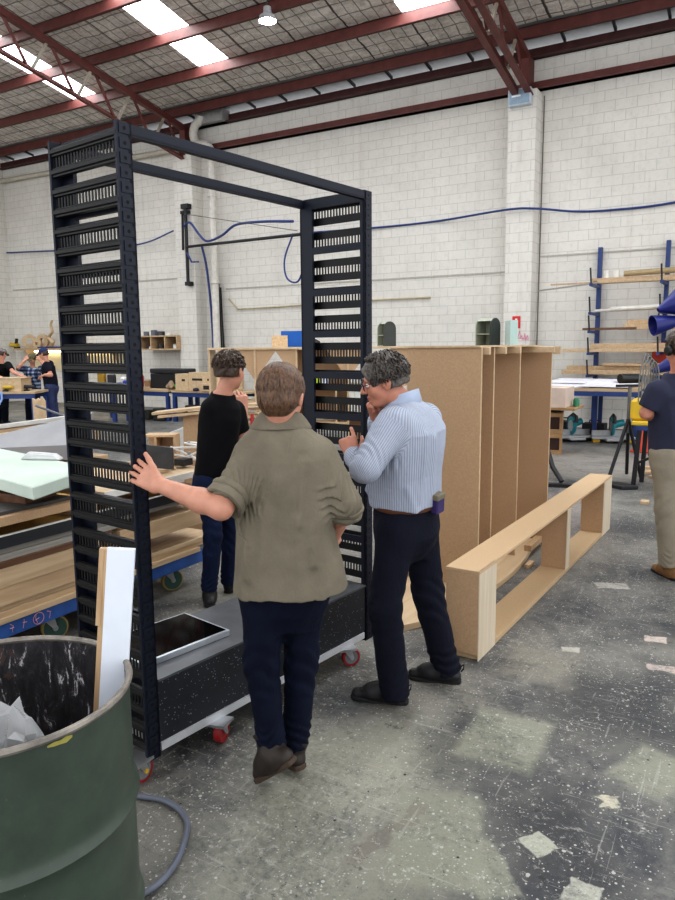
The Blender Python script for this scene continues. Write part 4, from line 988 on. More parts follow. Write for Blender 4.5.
t = thing('plywood_box_frame', 'shallow plywood box being assembled on the far left bench', 'box', tuple(pt1(0,-.1,.742)))
for x0, x1, y0, y1 in ((-1.2,1.0,-.33,-.31),(-1.2,1.0,.2,.22),(-1.2,-1.18,-.31,.2),(.98,1.0,-.31,.2),(-.3,-.28,-.31,.2),(.4,.42,-.31,.2)):
    m = MB(); bx1(m, x0, x1, y0, y1, .742, .742+.26); m.build('side', plyf, t)
m = MB(); bx1(m, -.32, 1.02, -.34, .23, 1.004, 1.02); m.build('lid_board', plyf, t)
m = MB(); m.lathe([(.001,0),(.05,0),(.052,.14),(.03,.18),(.02,.2),(.02,.24),(.001,.24)], pt1(.25,-.375,.742), 16); item(m, 'glue_bottle', plain('teal_plastic', rgb(34,120,128), .4), 'teal glue bottle in front of the box on far left bench', 'bottle')
for k, (x, c, lab) in enumerate(((-.15,'dark','black power tool on the far left bench, left of glue bottle'),(.75,'yellow','yellow and black power tool on the far left bench'),(1.12,'dark','black drill at the right end of far left bench'))):
    t = thing('power_tool', lab, 'power tool', tuple(pt1(x,-.37 if x < 1.1 else -.2,.742))); y = -.37 if x < 1.1 else -.2
    m = MB(); m.tube([pt1(x-.1,y,.83), pt1(x+.1,y,.83)], [.04,.035], 10); m.build('body', plain('tool_'+c, rgb(190,160,50) if c == 'yellow' else rgb(34,36,42), .5), t)
    m = MB(); m.tube([pt1(x-.04,y,.82), pt1(x-.07,y,.77)], .022, 8); m.obox(pt1(x-.06,y,.758), (X, Y, ru), (.05,.03,.016)); m.build('handle', black, t)
item(MB().tube([pt1(.62,-.42,.74), pt1(.64,-.44,.6), pt1(.5,-.46,.35), pt1(.42,-.5,-.05), pt1(.6,-.7,-.09)], .022, 8), 'air_line', plain('pale_blue_line', rgb(142,170,220), .4), 'pale blue air line hanging from the far left bench', 'hose')
bx2, pt2, _, _ = unit_frame((-13.3, 11.7, .11), 20)

m = MB(); bx2(m, -.5, .35, -.3, .1, .742, .80); item(m, 'timber_board', oak, 'pale boards piled on small bench beside navy t-shirt person', 'board')
for k, (x, lab) in enumerate(((-.05,'yellow-ended clamp standing on the small bench by rack'),(.2,'dark tool case on small bench left of the rack'))):
    m = MB(); bx2(m, x-.07, x+.1, .15, .3, .742, 1.12-.12*k); item(m, 'tool_case', plain('tool_case_%d' % k, (rgb(150,120,40), rgb(40,40,44))[k], .5), lab, 'tool', bevel=.02)
# shelf with wooden rings on the back wall
SX0, SX1 = -20.9, -16.2
t = thing('wall_shelf', 'long timber wall shelf carrying plywood rings at far left', 'shelf', (-18.5, 15.2, 1.6))
m = MB(); m.box(SX0, SX1, 14.95, 15.37, 1.68, 1.74); m.build('shelf_board', oak2, t)
for x in (-20.5,-18.6,-16.6): m = MB(); m.prism([(x,15.37,1.68),(x,15.05,1.68),(x,15.37,1.3)], (.04,0,0)); m.build('bracket', oak2, t)
def ring(label, c, ro, ri, w_, rot):
    a = R(rot); ax = ((math.cos(a), math.sin(a), 0), (0,0,1), (-math.sin(a), math.cos(a), 0)); m = MB()
    m.lathe([(ri,-w_/2),(ro,-w_/2),(ro,w_/2),(ri,w_/2),(ri,-w_/2)], c, 40, 0, ax); return item(m, 'plywood_ring', plyf, label, 'ring', 'plywood rings on the wall shelf')
ring('plywood ring on wall shelf, leftmost and narrow', (-20.25,15.1,1.742+.22), .22, .10, .1, 55); ring('small plywood disc ring in front of the large plywood ring', (-19.78,15.03,1.742+.15), .15, .05, .1, 20)
ring('large plywood ring behind the small disc ring', (-19.72,15.2,1.742+.22), .22, .1, .1, 8); ring('plywood ring half hidden behind the rack', (-18.2,15.15,1.742+.26), .26, .15, .1, 10)
m = MB(); m.tube(curve([(-19.35,15.15,1.75),(-19.2,15.15,1.92),(-19.36,15.15,2.08),(-19.18,15.15,2.25),(-19.24,15.15,2.45),(-19.16,15.15,2.6)], 4), list(np.linspace(.085,.04,21)), 10, flat=.5); item(m, 'carved_scroll', plyf, 'curved plywood scroll standing right of the plywood rings', 'scroll')
m = MB(); m.box(-19.7,-18.7,14.96,15.03,1.742,1.79); item(m, 'blue_level', plain('blue_level', rgb(36,54,110), .5), 'blue spirit level lying on the wall shelf below rings', 'level')
t = thing('nail_gun', 'yellow and black nail gun on left end of the wall shelf', 'power tool', (-20.95,15.1,1.742))
m = MB(); m.tube([(-21.2,15.1,1.86),(-20.85,15.1,1.84)], .07, 10); m.build('body', plain('tool_yellow2', rgb(196,166,40), .5), t)
m = MB(); m.tube([(-20.95,15.1,1.84),(-20.88,15.1,2.05)], .05, 8); m.box(-21.0,-20.8,15.05,15.15,1.742,1.80); m.build('magazine', black, t)
# lit strip and pegboard zone under the wall shelf
item(MB().box(-20.7,-16.4,15.375,15.398,1.05,1.62), 'splashback', plain('cream_backboard', rgb(216,204,170), .6, 0, .08, 2), 'cream backboard on wall under the shelf with rings', 'backboard')
item(MB().tube([(-20.3,15.3,1.64),(-16.6,15.3,1.64)], .02, 8), 'strip_light', emit('warm_strip_light', (1,.82,.5,1), 9), 'warm strip light under the wall shelf with rings', 'light')
for k, (x, lab) in enumerate(((-18.3,'hand saw hanging under wall shelf, left'),(-17.9,'hand saw hanging under wall shelf, right'))):
    m = MB(); m.prism([(x,15.352,1.5),(x+.12,15.352,1.5),(x+.05,15.352,1.0),(x+.02,15.352,1.0)], (0,.02,0)); item(m, 'hand_saw', plain('saw_%d' % k, rgb(96,86,78), .5), lab, 'saw')
# cubby shelf
t = thing('wall_cubby', 'brown three-bay wall cubby left of the left pillar', 'cubby', (-14.45,15.2,1.66))
for x0, x1, z0, z1 in ((-15.2,-13.72,1.66,1.70),(-15.2,-13.72,2.02,2.06),(-15.2,-15.16,1.70,2.02),(-14.72,-14.68,1.70,2.02),(-14.2,-14.16,1.70,2.02),(-13.76,-13.72,1.70,2.02)):
    m = MB(); m.box(x0, x1, 14.85, 15.38, z0, z1); m.build('cubby_board', oak2, t)
m = MB(); m.box(-15.2,-13.72,15.36,15.39,1.66,2.06); m.build('back_panel', brown, t)
jc = [rgb(40,40,44), rgb(210,210,206), rgb(96,100,110), rgb(60,62,70), rgb(226,224,220)]
for k, (x, z, h_, r_, ci, lab) in enumerate(((-15.0,1.70,.08,.07,0,'black tin lying in the left bay of the wall cubby'),(-14.88,1.70,.07,.07,1,'white tin in left bay of the wall cubby'),(-14.5,1.70,.12,.1,0,'black tin in the middle bay of the wall cubby'),(-14.3,1.70,.19,.06,4,'white jar in the middle bay of the wall cubby'),(-13.95,1.70,.12,.08,1,'white jar in right bay of the wall cubby'),(-15.05,2.06,.12,.08,2,'grey can on top of wall cubby, left end'),(-14.75,2.06,.16,.09,2,'tallest grey can on top of wall cubby'),(-14.5,2.06,.12,.12,3,'wide dark can on top of the wall cubby'),(-14.2,2.06,.09,.1,1,'low white can on top of the wall cubby'))):
    m = MB(); m.lathe([(.001,0),(r_,0),(r_,h_*.9),(r_*.8,h_),(.001,h_)], (x,15.05,z), 16); item(m, 'tin', plain('tin_%d' % k, jc[ci], .45), lab, 'tin', 'tins in and on the wall cubby')
# clutter on the mid benches
bx3, pt3 = b3; bx4, pt4 = b4
t = thing('toolbox', 'black toolbox lying on bench below the wall cubby', 'toolbox', tuple(pt3(.45,.15,.742)))
m = MB(); bx3(m, .0, 1.15, .0, .4, .742, 1.10); m.build('case', plain('black_plastic', rgb(28,28,32), .5, 0, .2, 8), t, .02)
m = MB(); bx3(m, .0, 1.15, -.01, .4, 1.11, 1.22); l_ = m.build('lid', plain('black_plastic_lid', rgb(36,36,40), .5), t, .02)
m = MB(); m.tube([pt3(.4,-.02,1.1), pt3(.42,-.06,1.12), pt3(.72,-.06,1.12), pt3(.75,-.02,1.1)], .015, 6); m.build('handle', black, l_)
cl = [(rgb(34,70,170),'blue'),(rgb(186,52,48),'red'),(rgb(220,220,216),'white'),(rgb(44,46,50),'black'),(rgb(200,176,60),'yellow'),(rgb(92,160,50),'green'),(rgb(150,120,90),'tan'),(rgb(120,124,132),'grey')]
pos = [(-.75,-.3,.14,0),(-.6,-.1,.22,1),(-.45,-.32,.2,0),(-.35,-.1,.3,2),(-.85,-.05,.26,2),(-.2,-.3,.12,3),(-.5,.2,.32,1),(-.7,.25,.36,7),(-.15,.1,.2,6)]
where = ['front left end','middle left','in front of red tub','by the toolbox','rear left end','front edge by toolbox','back row','back row left','beside toolbox, rear']
for k, ((x, y, h_, ci), wh) in enumerate(zip(pos, where)):
    m = MB(); r_ = .07+.02*(k % 3); m.lathe([(.001,0),(r_*.9,0),(r_,h_*.85),(r_*.6,h_),(.001,h_)], pt3(x,y,.742), 14)
    item(m, 'paint_tub', plain('tub_%d' % k, cl[ci][0], .45), '%s tub on tool-strewn blue bench, %s' % (cl[ci][1], wh), 'tub', 'tubs and bottles on the mid bench')
item((lambda m: bx3(m, -.95, .35, -.44, -.36, .742, .80) and m)(MB()), 'timber_board', oak, 'pale board along front edge of the tool-strewn bench', 'board')
t = thing('slotted_plywood_box', 'plywood jig box with dark slots on bench behind black t-shirt person', 'box', tuple(pt4(0,-.2,.742)))
m = MB(); bx4(m, -.95, -.55, -.4, -.1, .742, 1.12); m.build('end_box', plyf, t, .004)
m = MB(); bx4(m, -.55, .75, -.38, -.05, .742, 1.16); m.build('main_box', plyf, t, .004)
m = MB(); bx4(m, -.1, .45, -.5, -.38, .742, .92); m.build('front_step', plyf, t, .004)
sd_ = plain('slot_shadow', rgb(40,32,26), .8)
for x0, x1, z0, z1, y in ((-.45,-.15,.97,1.02,-.382),(0,.18,.97,1.02,-.382),(.4,.46,.94,1.0,-.382),(-.75,-.65,.95,1.0,-.402),(-.02,.3,.78,.87,-.502)): m = MB(); bx4(m, x0, x1, y, y+.004, z0, z1); m.build('slot', sd_, t)
item((lambda m: m.lathe([(.001,0),(.06,0),(.07,.03),(.05,.06),(.001,.07)], pt4(-.3,-.44,.742), 14) and m)(MB()), 'sander_disc', plain('dark_blue_disc', rgb(30,34,60), .5), 'small dark disc in front of the slotted plywood box', 'disc')
# paper pad hung on a post, and green gloves
t = thing('notice_post', 'plywood post with printed sheets pinned on it behind bench', 'notice board', tuple(pt4(-.1,.6,0)))
m = MB(); bx4(m, -.45, .3, .55, .58, 0, 1.66); m.build('post_board', plyf, t)
m = MB(); bx4(m, -.2, .25, .53, .549, 1.12, 1.70); p_ = m.build('printed_sheet', plain('printed_paper', rgb(216,216,222), .6, 0, .12, 30), t)
for x0, x1, z0, z1, c in ((-.15,.2,1.52,1.62,rgb(60,110,190)),(-.05,.22,1.58,1.64,rgb(220,130,80)),(-.1,.1,1.3,1.38,rgb(196,204,216))): m = MB(); bx4(m, x0, x1, .526, .531, z0, z1); m.build('printed_block', plain('print_%d' % int(x0*100+500), c, .6), p_)
m = MB(); m.tube([pt3(1.05,-.2,.80), pt3(1.2,-.2,.86), pt3(1.3,-.25,.80)], [.07,.09,.06], 8); item(m, 'green_gloves', plain('green_glove', rgb(88,170,44), .7), 'bright green work gloves beside the slotted plywood box', 'gloves')
m = MB(); m.tube([pt3(.8,-.25,.78), pt3(.9,-.22,.86), pt3(1.0,-.25,.78)], [.06,.1,.06], 8); item(m, 'rag', plain('tan_rag', rgb(150,130,108), .8, 0, .2, 30), 'crumpled tan rag between toolbox and green gloves', 'rag')
t = thing('red_hand_truck', 'red hand truck frame with black wheel behind the trolley', 'hand truck', (-4.45,6.2,0))
rdp = plain('red_paint', rgb(170,36,40), .45)
for x in (-4.72,-4.42): m = MB(); m.tube([(x,6.2+(x+4.7)*.5,.12),(x,6.25+(x+4.7)*.5,1.0)], .018, 8); m.build('upright', rdp, t)
for z in (.4,.8): m = MB(); m.tube([(-4.72,6.2,z),(-4.42,6.35,z)], .014, 8); m.build('crossbar', rdp, t)
for c in ((-4.36,6.2,.13),(-4.78,6.0,.13)): m = MB(); m.lathe([(.05,-.04),(.12,-.04),(.13,-.02),(.13,.02),(.12,.04),(.05,.04),(.05,-.04)], c, 24, 0, ((.4,.9,0),(0,0,1),(.9,-.4,0))); m.lathe([(.001,-.02),(.05,-.02),(.05,.02),(.001,.02)], c, 16, 1, ((.4,.9,0),(0,0,1),(.9,-.4,0))); m.build('wheel', [blkrub, zinc], t)
m = MB(); m.box(-4.75,-4.4,6.05,6.2,.02,.035); m.build('toe_plate', rdp, t)
for k, (x, z, w_) in enumerate(((-5.15,1.0,.5),(-5.0,.93,.6),(-4.95,1.06,.4))):
    m = MB(); m.bar((x-.35,6.1,z), (x+.35,6.5,z+.04), .14, .03); item(m, 'timber_board', oak, ('pale board behind the khaki jacket, lowest of three','pale board behind khaki jacket, middle of three','pale board behind khaki jacket, topmost of three')[(1,0,2)[k]], 'board', 'boards on the rough stand')
t = thing('rough_stand', 'rough timber stand carrying boards in front of plywood counter', 'stand', (-5.0,6.3,0))
for x, y in ((-5.3,6.05),(-4.75,6.4)):
    m = MB(); m.box(x-.03,x+.03,y-.03,y+.03,0,.9); m.build('leg', oak2, t)
m = MB(); m.bar((-5.35,6.02,.89),(-4.7,6.43,.89),.2,.03); m.build('top_rail', oak2, t)
for k, (x, y, sx_, sz) in enumerate(((-12.2,12.6,.35,.3),(-12.75,12.7,.28,.22),(-11.2,12.7,.5,.16))):
    m = MB(); z0 = 0 if k < 2 else .232; m.box(x-sx_/2,x+sx_/2,y-.15,y+.15,z0,z0+sz); item(m, 'storage_box', plain('dark_box_%d' % k, rgb(36+8*k,38+6*k,34+4*k), .6), ('black box on floor under tool-strewn bench, right','black box on floor under tool-strewn bench, left','dark olive box on lower shelf of the slotted box bench')[k], 'box', bevel=.02)

# ------------------------------------------------------------------ right hand side: timber rack, paper table, saws, stand
t = thing('timber_rack', 'blue cantilever timber rack on the wall at right', 'timber rack', (-1.6, 15.1, 0))
LV = (2.88, 2.34, 1.99, 1.57, 1.14)
for x, zt in ((-2.84,3.62),(-1.6,3.66),(-.2,3.66)):
    m = MB(); m.box(x-.036,x+.036,15.25,15.38,0,zt); m.build('upright', blued, t)
    for z in LV:
        m = MB(); m.box(x-.03,x+.03,14.5,15.26,z-.06,z-.01); a_ = m.build('arm', blued, t)
        m = MB(); m.tube([(x,14.52,z-.03),(x-.02,14.5,z+.28)], .016, 8); m.build('stop_pin', black, a_)
G3 = 'timber lengths on the blue wall rack'
def len_(label, x0, x1, y, z, d_, h_, mat, tz=0, nm='timber_length', cat='timber'): m = MB(); m.bar((x0,y,z+h_/2+.001),(x1,y,z+h_/2+.001+tz), d_, h_); return item(m, nm, mat, label, cat, G3, .003)
len_('pale plank on the top arms of blue wall rack, lower', -2.75, 1.0, 14.75, 2.87, .25, .06, oak); len_('pale plank on the top arms of blue wall rack, upper', -2.9, .8, 14.9, 2.93, .2, .05, oak2)
m = MB(); m.tube([(-2.3,14.8,3.04),(1.0,14.8,3.12)], .055, 10); item(m, 'bamboo_pole', plain('bamboo', rgb(160,142,108), .6), 'bundle of tan poles on the topmost planks of blue rack', 'pole', G3)
for k, (x, lab) in enumerate(((-2.62,'white cup on topmost plank of blue rack, left'),(-2.44,'white cup on topmost plank of blue rack, right'))):
    m = MB(); m.lathe([(.001,0),(.05,0),(.06,.14),(.001,.14)], (x,14.85,2.982), 14); item(m, 'cup', plain('white_cup_%d' % k, rgb(224,222,216), .5), lab, 'cup')
len_('thin tan strip jutting left from top arms of blue rack', -3.62, -2.75, 14.6, 2.87, .05, .03, oak2); len_('long grey strip sloping left from top arms of blue rack', -3.85, -2.7, 14.55, 2.76, .04, .03, greyb, .1)
m = MB(); m.tube([(-2.8,14.8,2.36),(1.0,14.8,2.42)], .03, 10); item(m, 'white_pipe', wpipe, 'white plastic pipe on second arms of blue rack, lower', 'pipe', G3)
m = MB(); m.tube([(-2.5,14.7,2.38),(.9,14.7,2.48)], .045, 10); item(m, 'white_pipe', wpipe, 'thick white plastic pipe on second arms of blue rack', 'pipe', G3)
len_('dark thin bar on the third arms of blue rack', -2.98, -2.0, 14.6, 1.985, .05, .045, brown); len_('short warm timber block on third arms of blue rack', -2.25, -1.3, 14.7, 1.985, .2, .10, oak2); len_('short warm timber on the third arms, upper', -2.2, -1.3, 14.8, 2.09, .15, .08, oak2)
len_('long pale beam on fourth arms of blue rack, lower', -3.35, .9, 14.72, 1.565, .22, .07, oak); len_('long pale beam on fourth arms of blue rack, upper', -2.85, .9, 14.8, 1.64, .2, .09, oak)
len_('brown beam on the lowest arms of blue rack, front', -3.35, .8, 14.66, 1.135, .16, .08, oak2); len_('brown beam on the lowest arms of blue rack, behind', -3.3, .5, 14.86, 1.135, .16, .16, oak2); len_('brown plank on lowest beams of blue rack', -2.6, .6, 14.8, 1.30, .2, .05, oak2)
bx5, pt5, X5, Y5 = unit_frame((-2.45, 13.4, 0), 4)
t = thing('paper_table', 'blue steel table covered in white drawings under the timber rack', 'table', (-2.45,13.4,0))
m = MB(); bx5(m, -.95, .75, -.8, .8, .93, .98); m.build('table_top', bench_top, t)
for y in (-.8, .77): m = MB(); bx5(m, -.95, .75, y, y+.03, .85, .93); m.build('rail', blued, t)
for x in (-.9, .0, .68):
    for y in (-.1, .72): m = MB(); bx5(m, x-.035, x+.035, y-.035, y+.035, 0, .93); m.build('leg', blued, t)
pap = plain('white_drawing', rgb(226,226,236), .6, 0, .1, 6)
for k, (x0, x1, y0, y1, r_, lab) in enumerate(((-.9,-.1,-.7,.2,6,'white drawing sheet on paper table, front left'),(-.2,.65,-.75,.1,-5,'white drawing sheet on paper table, front right'),(-.8,.3,.1,.72,-8,'white drawing sheet on paper table, back'))):
    m = MB(); a = R(4+r_); c = pt5((x0+x1)/2, (y0+y1)/2, .988+.03*k); m.obox(c, ((math.cos(a), math.sin(a), 0), (-math.sin(a), math.cos(a), .012*(k+1)), ru), ((x1-x0)/2, (y1-y0)/2, .006+.012*(k == 2))); o = item(m, 'drawing_sheet', pap, lab, 'drawing', 'drawings on the paper table')
tealm = plain('teal_plastic_tool', rgb(22,128,138), .4); alum = plain('cast_aluminium', rgb(170,172,174), .4, .4)
def mitre_saw(label, c, rot, basem):
    bx_, pt_, X_, Y_ = unit_frame(c, rot); t = thing('mitre_saw', label, 'saw', c)
    m = MB(); bx_(m, -.36, .36, -.2, .14, .06, .11); bx_(m, -.14, .14, -.32, .14, .04, .09); m.build('saw_table', alum, t, .01)
    for x in (-.28,.28): m = MB(); bx_(m, x-.06, x+.06, -.16, .12, 0, .06); m.build('foot', basem, t, .01)
    m = MB(); bx_(m, -.34, .34, .0, .03, .11, .2); m.build('fence', alum, t)
    m = MB(); m.lathe([(.001,-.02),(.16,-.02),(.17,.0),(.16,.02),(.001,.02)], pt_(0,-.02,.28), 24, 0, (Y_, ru, X_)); m.build('blade_guard', tealm, t)
    m = MB(); m.lathe([(.001,-.03),(.1,-.03),(.1,.03),(.001,.03)], pt_(.0,-.02,.27), 24, 0, (Y_, ru, X_)); m.build('blade', alum, t)
    m = MB(); m.tube([pt_(.03,.02,.3), pt_(.2,.04,.34)], [.07,.06], 12); m.build('motor', tealm, t)
    m = MB(); m.tube([pt_(0,.16,.1), pt_(0,.14,.4), pt_(0,-.05,.48), pt_(0,-.2,.45), pt_(0,-.22,.36), pt_(0,-.12,.36)], .028, 8); m.build('handle', black, t)
mitre_saw('teal and grey mitre saw on floor under the paper table, left', (-2.82,13.2,0), 35, black); mitre_saw('teal and grey mitre saw on yellow feet under the paper table', (-2.15,13.35,0), 20, plain('yellow_feet', rgb(216,170,40), .5))
for k, (x, y, s_, lab) in enumerate(((-3.1,13.75,.3,'dark machine housing at far left under paper table'),(-2.55,13.9,.26,'dark tool case on floor behind the saws'),(-1.8,13.9,.3,'dark tool case on floor right of saws'))):
    m = MB(); m.box(x-.2,x+.2,y-.15,y+.15,0,s_); m.tube([(x-.1,y,s_),(x-.09,y,s_+.05),(x+.09,y,s_+.05),(x+.1,y,s_)], .014, 6); item(m, 'tool_case', plain('case_%d' % k, rgb(38+4*k,40+3*k,44+5*k), .6), lab, 'tool case', bevel=.02)
# crates left of the table
crw = wood('crate_timber', rgb(150,116,80), rgb(190,156,116), 0, 14)
def crate(label, c, rot, w_, d_, h_):
    bx_, pt_, X_, Y_ = unit_frame(c, rot); t = thing('timber_crate', label, 'crate', c, 'timber crates right of the MDF carcass')
    for y in (-d_/2, d_/2-.02): m = MB(); bx_(m, -w_/2, w_/2, y, y+.02, 0, h_*.2); bx_(m, -w_/2, w_/2, y, y+.02, h_*.78, h_); bx_(m, -w_/2, -w_/2+.04, y, y+.02, h_*.2, h_*.78); bx_(m, w_/2-.04, w_/2, y, y+.02, h_*.2, h_*.78); m.build('slatted_side', crw, t)
    for x in (-w_/2, w_/2-.02): m = MB(); bx_(m, x, x+.02, -d_/2+.02, d_/2-.02, 0, h_); m.build('end', crw, t)
    m = MB(); bx_(m, -w_/2+.02, w_/2-.02, -d_/2+.02, d_/2-.02, .0, .02); m.build('bottom', brown, t)
    m = MB(); bx_(m, -w_/2+.02, w_/2-.02, -d_/2+.022, -d_/2+.03, .02, h_); m.build('opening_shade', plain('opening_shade_brown', rgb(60,38,34), .7), t)  # dark panel painted as the shade inside the crate's open front
    return t
crate('timber crate standing on floor, lowest of its stack', (-2.86,11.55,0), 12, .5, .4, .33); crate('timber crate on top of its stack, right of MDF carcass', (-2.86,11.55,.331), 10, .5, .4, .33)
item(MB().box(-3.15,-2.36,11.2,11.9,.715,.75), 'timber_board', crw, 'rough board shelf over the timber crates', 'board'); item(MB().box(-3.05,-2.65,11.35,11.7,.662,.714), 'dark_roll', black, 'black bundle between crates and rough board', 'bundle', bevel=.03)
item(MB().box(-3.1,-2.5,11.22,11.8,.751,1.06), 'cardboard_box', plain('pink_grey_card', rgb(206,188,176), .7, 0, .06), 'pale pinkish box lying on the rough board above crates', 'box', bevel=.005)
m = MB(); m.lathe([(.001,0),(.05,0),(.05,.1),(.03,.13),(.001,.13)], (-2.42,11.6,.751), 14); item(m, 'green_can', plain('green_can', rgb(40,120,84), .4), 'small green can beside the pale pinkish box', 'can')
t = thing('floor_stand', 'black angled stand foot on the floor right of MDF carcass', 'stand', (-2.05,8.9,0))
m = MB(); m.tube([(-2.22,9.05,.42),(-2.12,8.95,.2),(-1.98,8.85,.05)], .03, 8); m.build('leg', black, t)
m = MB(); m.bar((-2.2,8.7,.02),(-1.85,8.8,.02),.1,.04); m.build('foot', black, t)
# roller stand and yellow machine on trestle
t = thing('roller_stand', 'black roller stand with thick roller head left of yellow machine', 'roller stand', (-1.38,9.6,0))
m = MB(); m.tube([(-1.47,9.52,1.29),(-1.27,9.70,1.29)], .06, 16); m.build('roller', plain('black_roller', rgb(30,30,32), .35), t)
m = MB(); m.tube([(-1.36,9.62,.6),(-1.36,9.62,1.2)], .022, 10); m.build('post', plain('grey_post', rgb(110,112,114), .4, .5), t)
m = MB(); m.bar((-1.5,9.5,1.2),(-1.26,9.7,1.2),.04,.03); m.build('head_bracket', black, t)
for p in ((-1.52,9.28,.02),(-1.18,9.66,.02),(-1.4,9.98,.02)): m = MB(); m.tube([(-1.36,9.62,.78), p], .022, 8); m.build('leg', black, t)
item(MB().prism([(-1.62,9.1,0),(-1.38,9.18,0),(-1.12,9.02,0),(-1.3,8.9,0)], (0,0,.05)), 'black_base_plate', black, 'flat black base plate on floor below the roller stand', 'plate', bevel=.01)
t = thing('machine_trestle', 'black steel trestle carrying the yellow machine', 'trestle', (-1.05,9.3,0))
m = MB(); m.box(-1.2,-.5,9.1,9.62,.70,.75); m.build('top_frame', blued, t)
for x, y, dx_ in ((-1.16,9.13,-.04),(-1.14,9.55,-.02),(-.58,9.13,.05),(-.56,9.5,.05)): m = MB(); m.bar((x+dx_,y,0),(x,y,.70),.05,.05,up=(1,0,0)); m.build('leg', black, t)
m = MB(); m.bar((-1.17,9.13,.3),(-.56,9.13,.62),.03,.03,up=(0,1,0)); m.build('brace', black, t)
t = thing('yellow_machine', 'yellow machine box with grey hose on steel trestle beside person', 'machine', (-1.05,9.3,.75))
ym = plain('yellow_machine_paint', rgb(206,172,44), .45, 0, .1)
m = MB(); m.box(-1.29,-.76,9.22,9.55,.80,1.06); m.build('housing', ym, t, .03)
m = MB(); m.box(-1.26,-.66,9.15,9.62,.75,.80); m.build('base_tray', ym, t, .01)
m = MB(); m.lathe([(.05,-.012),(.09,-.012),(.09,.012),(.05,.012),(.05,-.012)], (-1.08,9.21,.92), 20, 0, ((1,0,0),(0,0,1),(0,1,0))); m.build('dial', plain('dark_dial', rgb(60,52,30), .5), t)
hz = plain('translucent_grey_hose', rgb(112,112,110), .35)
for k in range(4):
    m = MB(); x0 = -1.2+.03*k; m.tube(curve([(x0,9.2,1.03),(x0+.0,9.22,1.35),(x0+.03,9.24,1.52-.02*k),(x0+.06,9.26,1.6-.03*k),(x0+.1,9.28,1.52-.03*k),(x0+.11,9.3,1.3),(x0+.11,9.3,1.03)], 4), .009, 6); m.build('hose_loop', hz, t)
oc = plain('orange_cone', rgb(190,62,38), .5)
t = thing('traffic_cone', 'orange traffic cone behind the black steel trestle', 'cone', (-1.5,12.3,0))
m = MB(); m.lathe([(.15,.03),(.03,.44),(.02,.45),(.001,.45)], (-1.5,12.3,0), 24); m.build('cone_body', oc, t)
m = MB(); m.box(-1.67,-1.33,12.13,12.47,0,.03); m.build('cone_base', oc, t, .005)
for k, (a, b, lab) in enumerate((((-1.25,9.95,.04),(-.75,10.5,.1),'pale offcut leaning in scrap heap under trestle, left'),((-1.1,9.85,.02),(-.6,10.3,.04),'pale offcut lowest in the scrap heap under trestle'),((-1.2,10.15,.09),(-.6,10.35,.14),'pale offcut on top of scrap heap under trestle'))):
    m = MB(); m.bar(a, b, .1, .03); item(m, 'offcut', oak, lab, 'offcut', 'offcuts under the trestle', .002)
item(MB().box(-1.0,-.92,8.2,8.32,0,.03), 'offcut', plyf, 'single small offcut lying on floor in front of trestle', 'offcut')
item(MB().box(-1.78,-1.24,15.21,15.249,1.2,1.74), 'orange_panel', oc, 'orange panel on the blue timber rack behind earmuffs', 'panel')
# blue scoops on a stand
scb = plain('blue_polythene', rgb(18,28,104), .4)
t = thing('scoop_stand', 'thin post standing behind the person in earmuffs, holding blue scoops', 'stand', (-.86,9.9,0))
m = MB(); m.tube([(-.8,9.95,.02),(-.8,9.95,2.5)], .02, 8); m.build('post', black, t)
m = MB(); m.lathe([(.001,0),(.22,0),(.2,.02),(.001,.03)], (-.8,9.95,0), 20); m.build('foot', black, t)
def scoop(label, a, b, ra, rb, wall=.01):
    a = np.array(a, float); b = np.array(b, float); d = unit(b-a); x_ = unit(np.cross(d, (0,0,1))); y_ = np.cross(d, x_); L = np.linalg.norm(b-a)
    m = MB(); m.lathe([(.001,L),(rb,L),(ra,0),(ra-wall,.0),(rb-wall,L-.02),(.001,L-.02)], a, 28, 0, (x_, y_, d)); return item(m, 'blue_scoop', scb, label, 'scoop', None)
scoop('blue cone scoop above the other, cut off by right edge', (-1.10,9.75,2.13), (-.82,9.92,2.24), .03, .21); scoop('blue cone scoop opening left above the person with earmuffs', (-1.15,9.74,1.94), (-.82,9.93,2.01), .13, .05)
scoop('small blue cone scoop beside the earmuffs', (-1.13,9.8,1.37), (-.86,9.95,1.5), .03, .12)
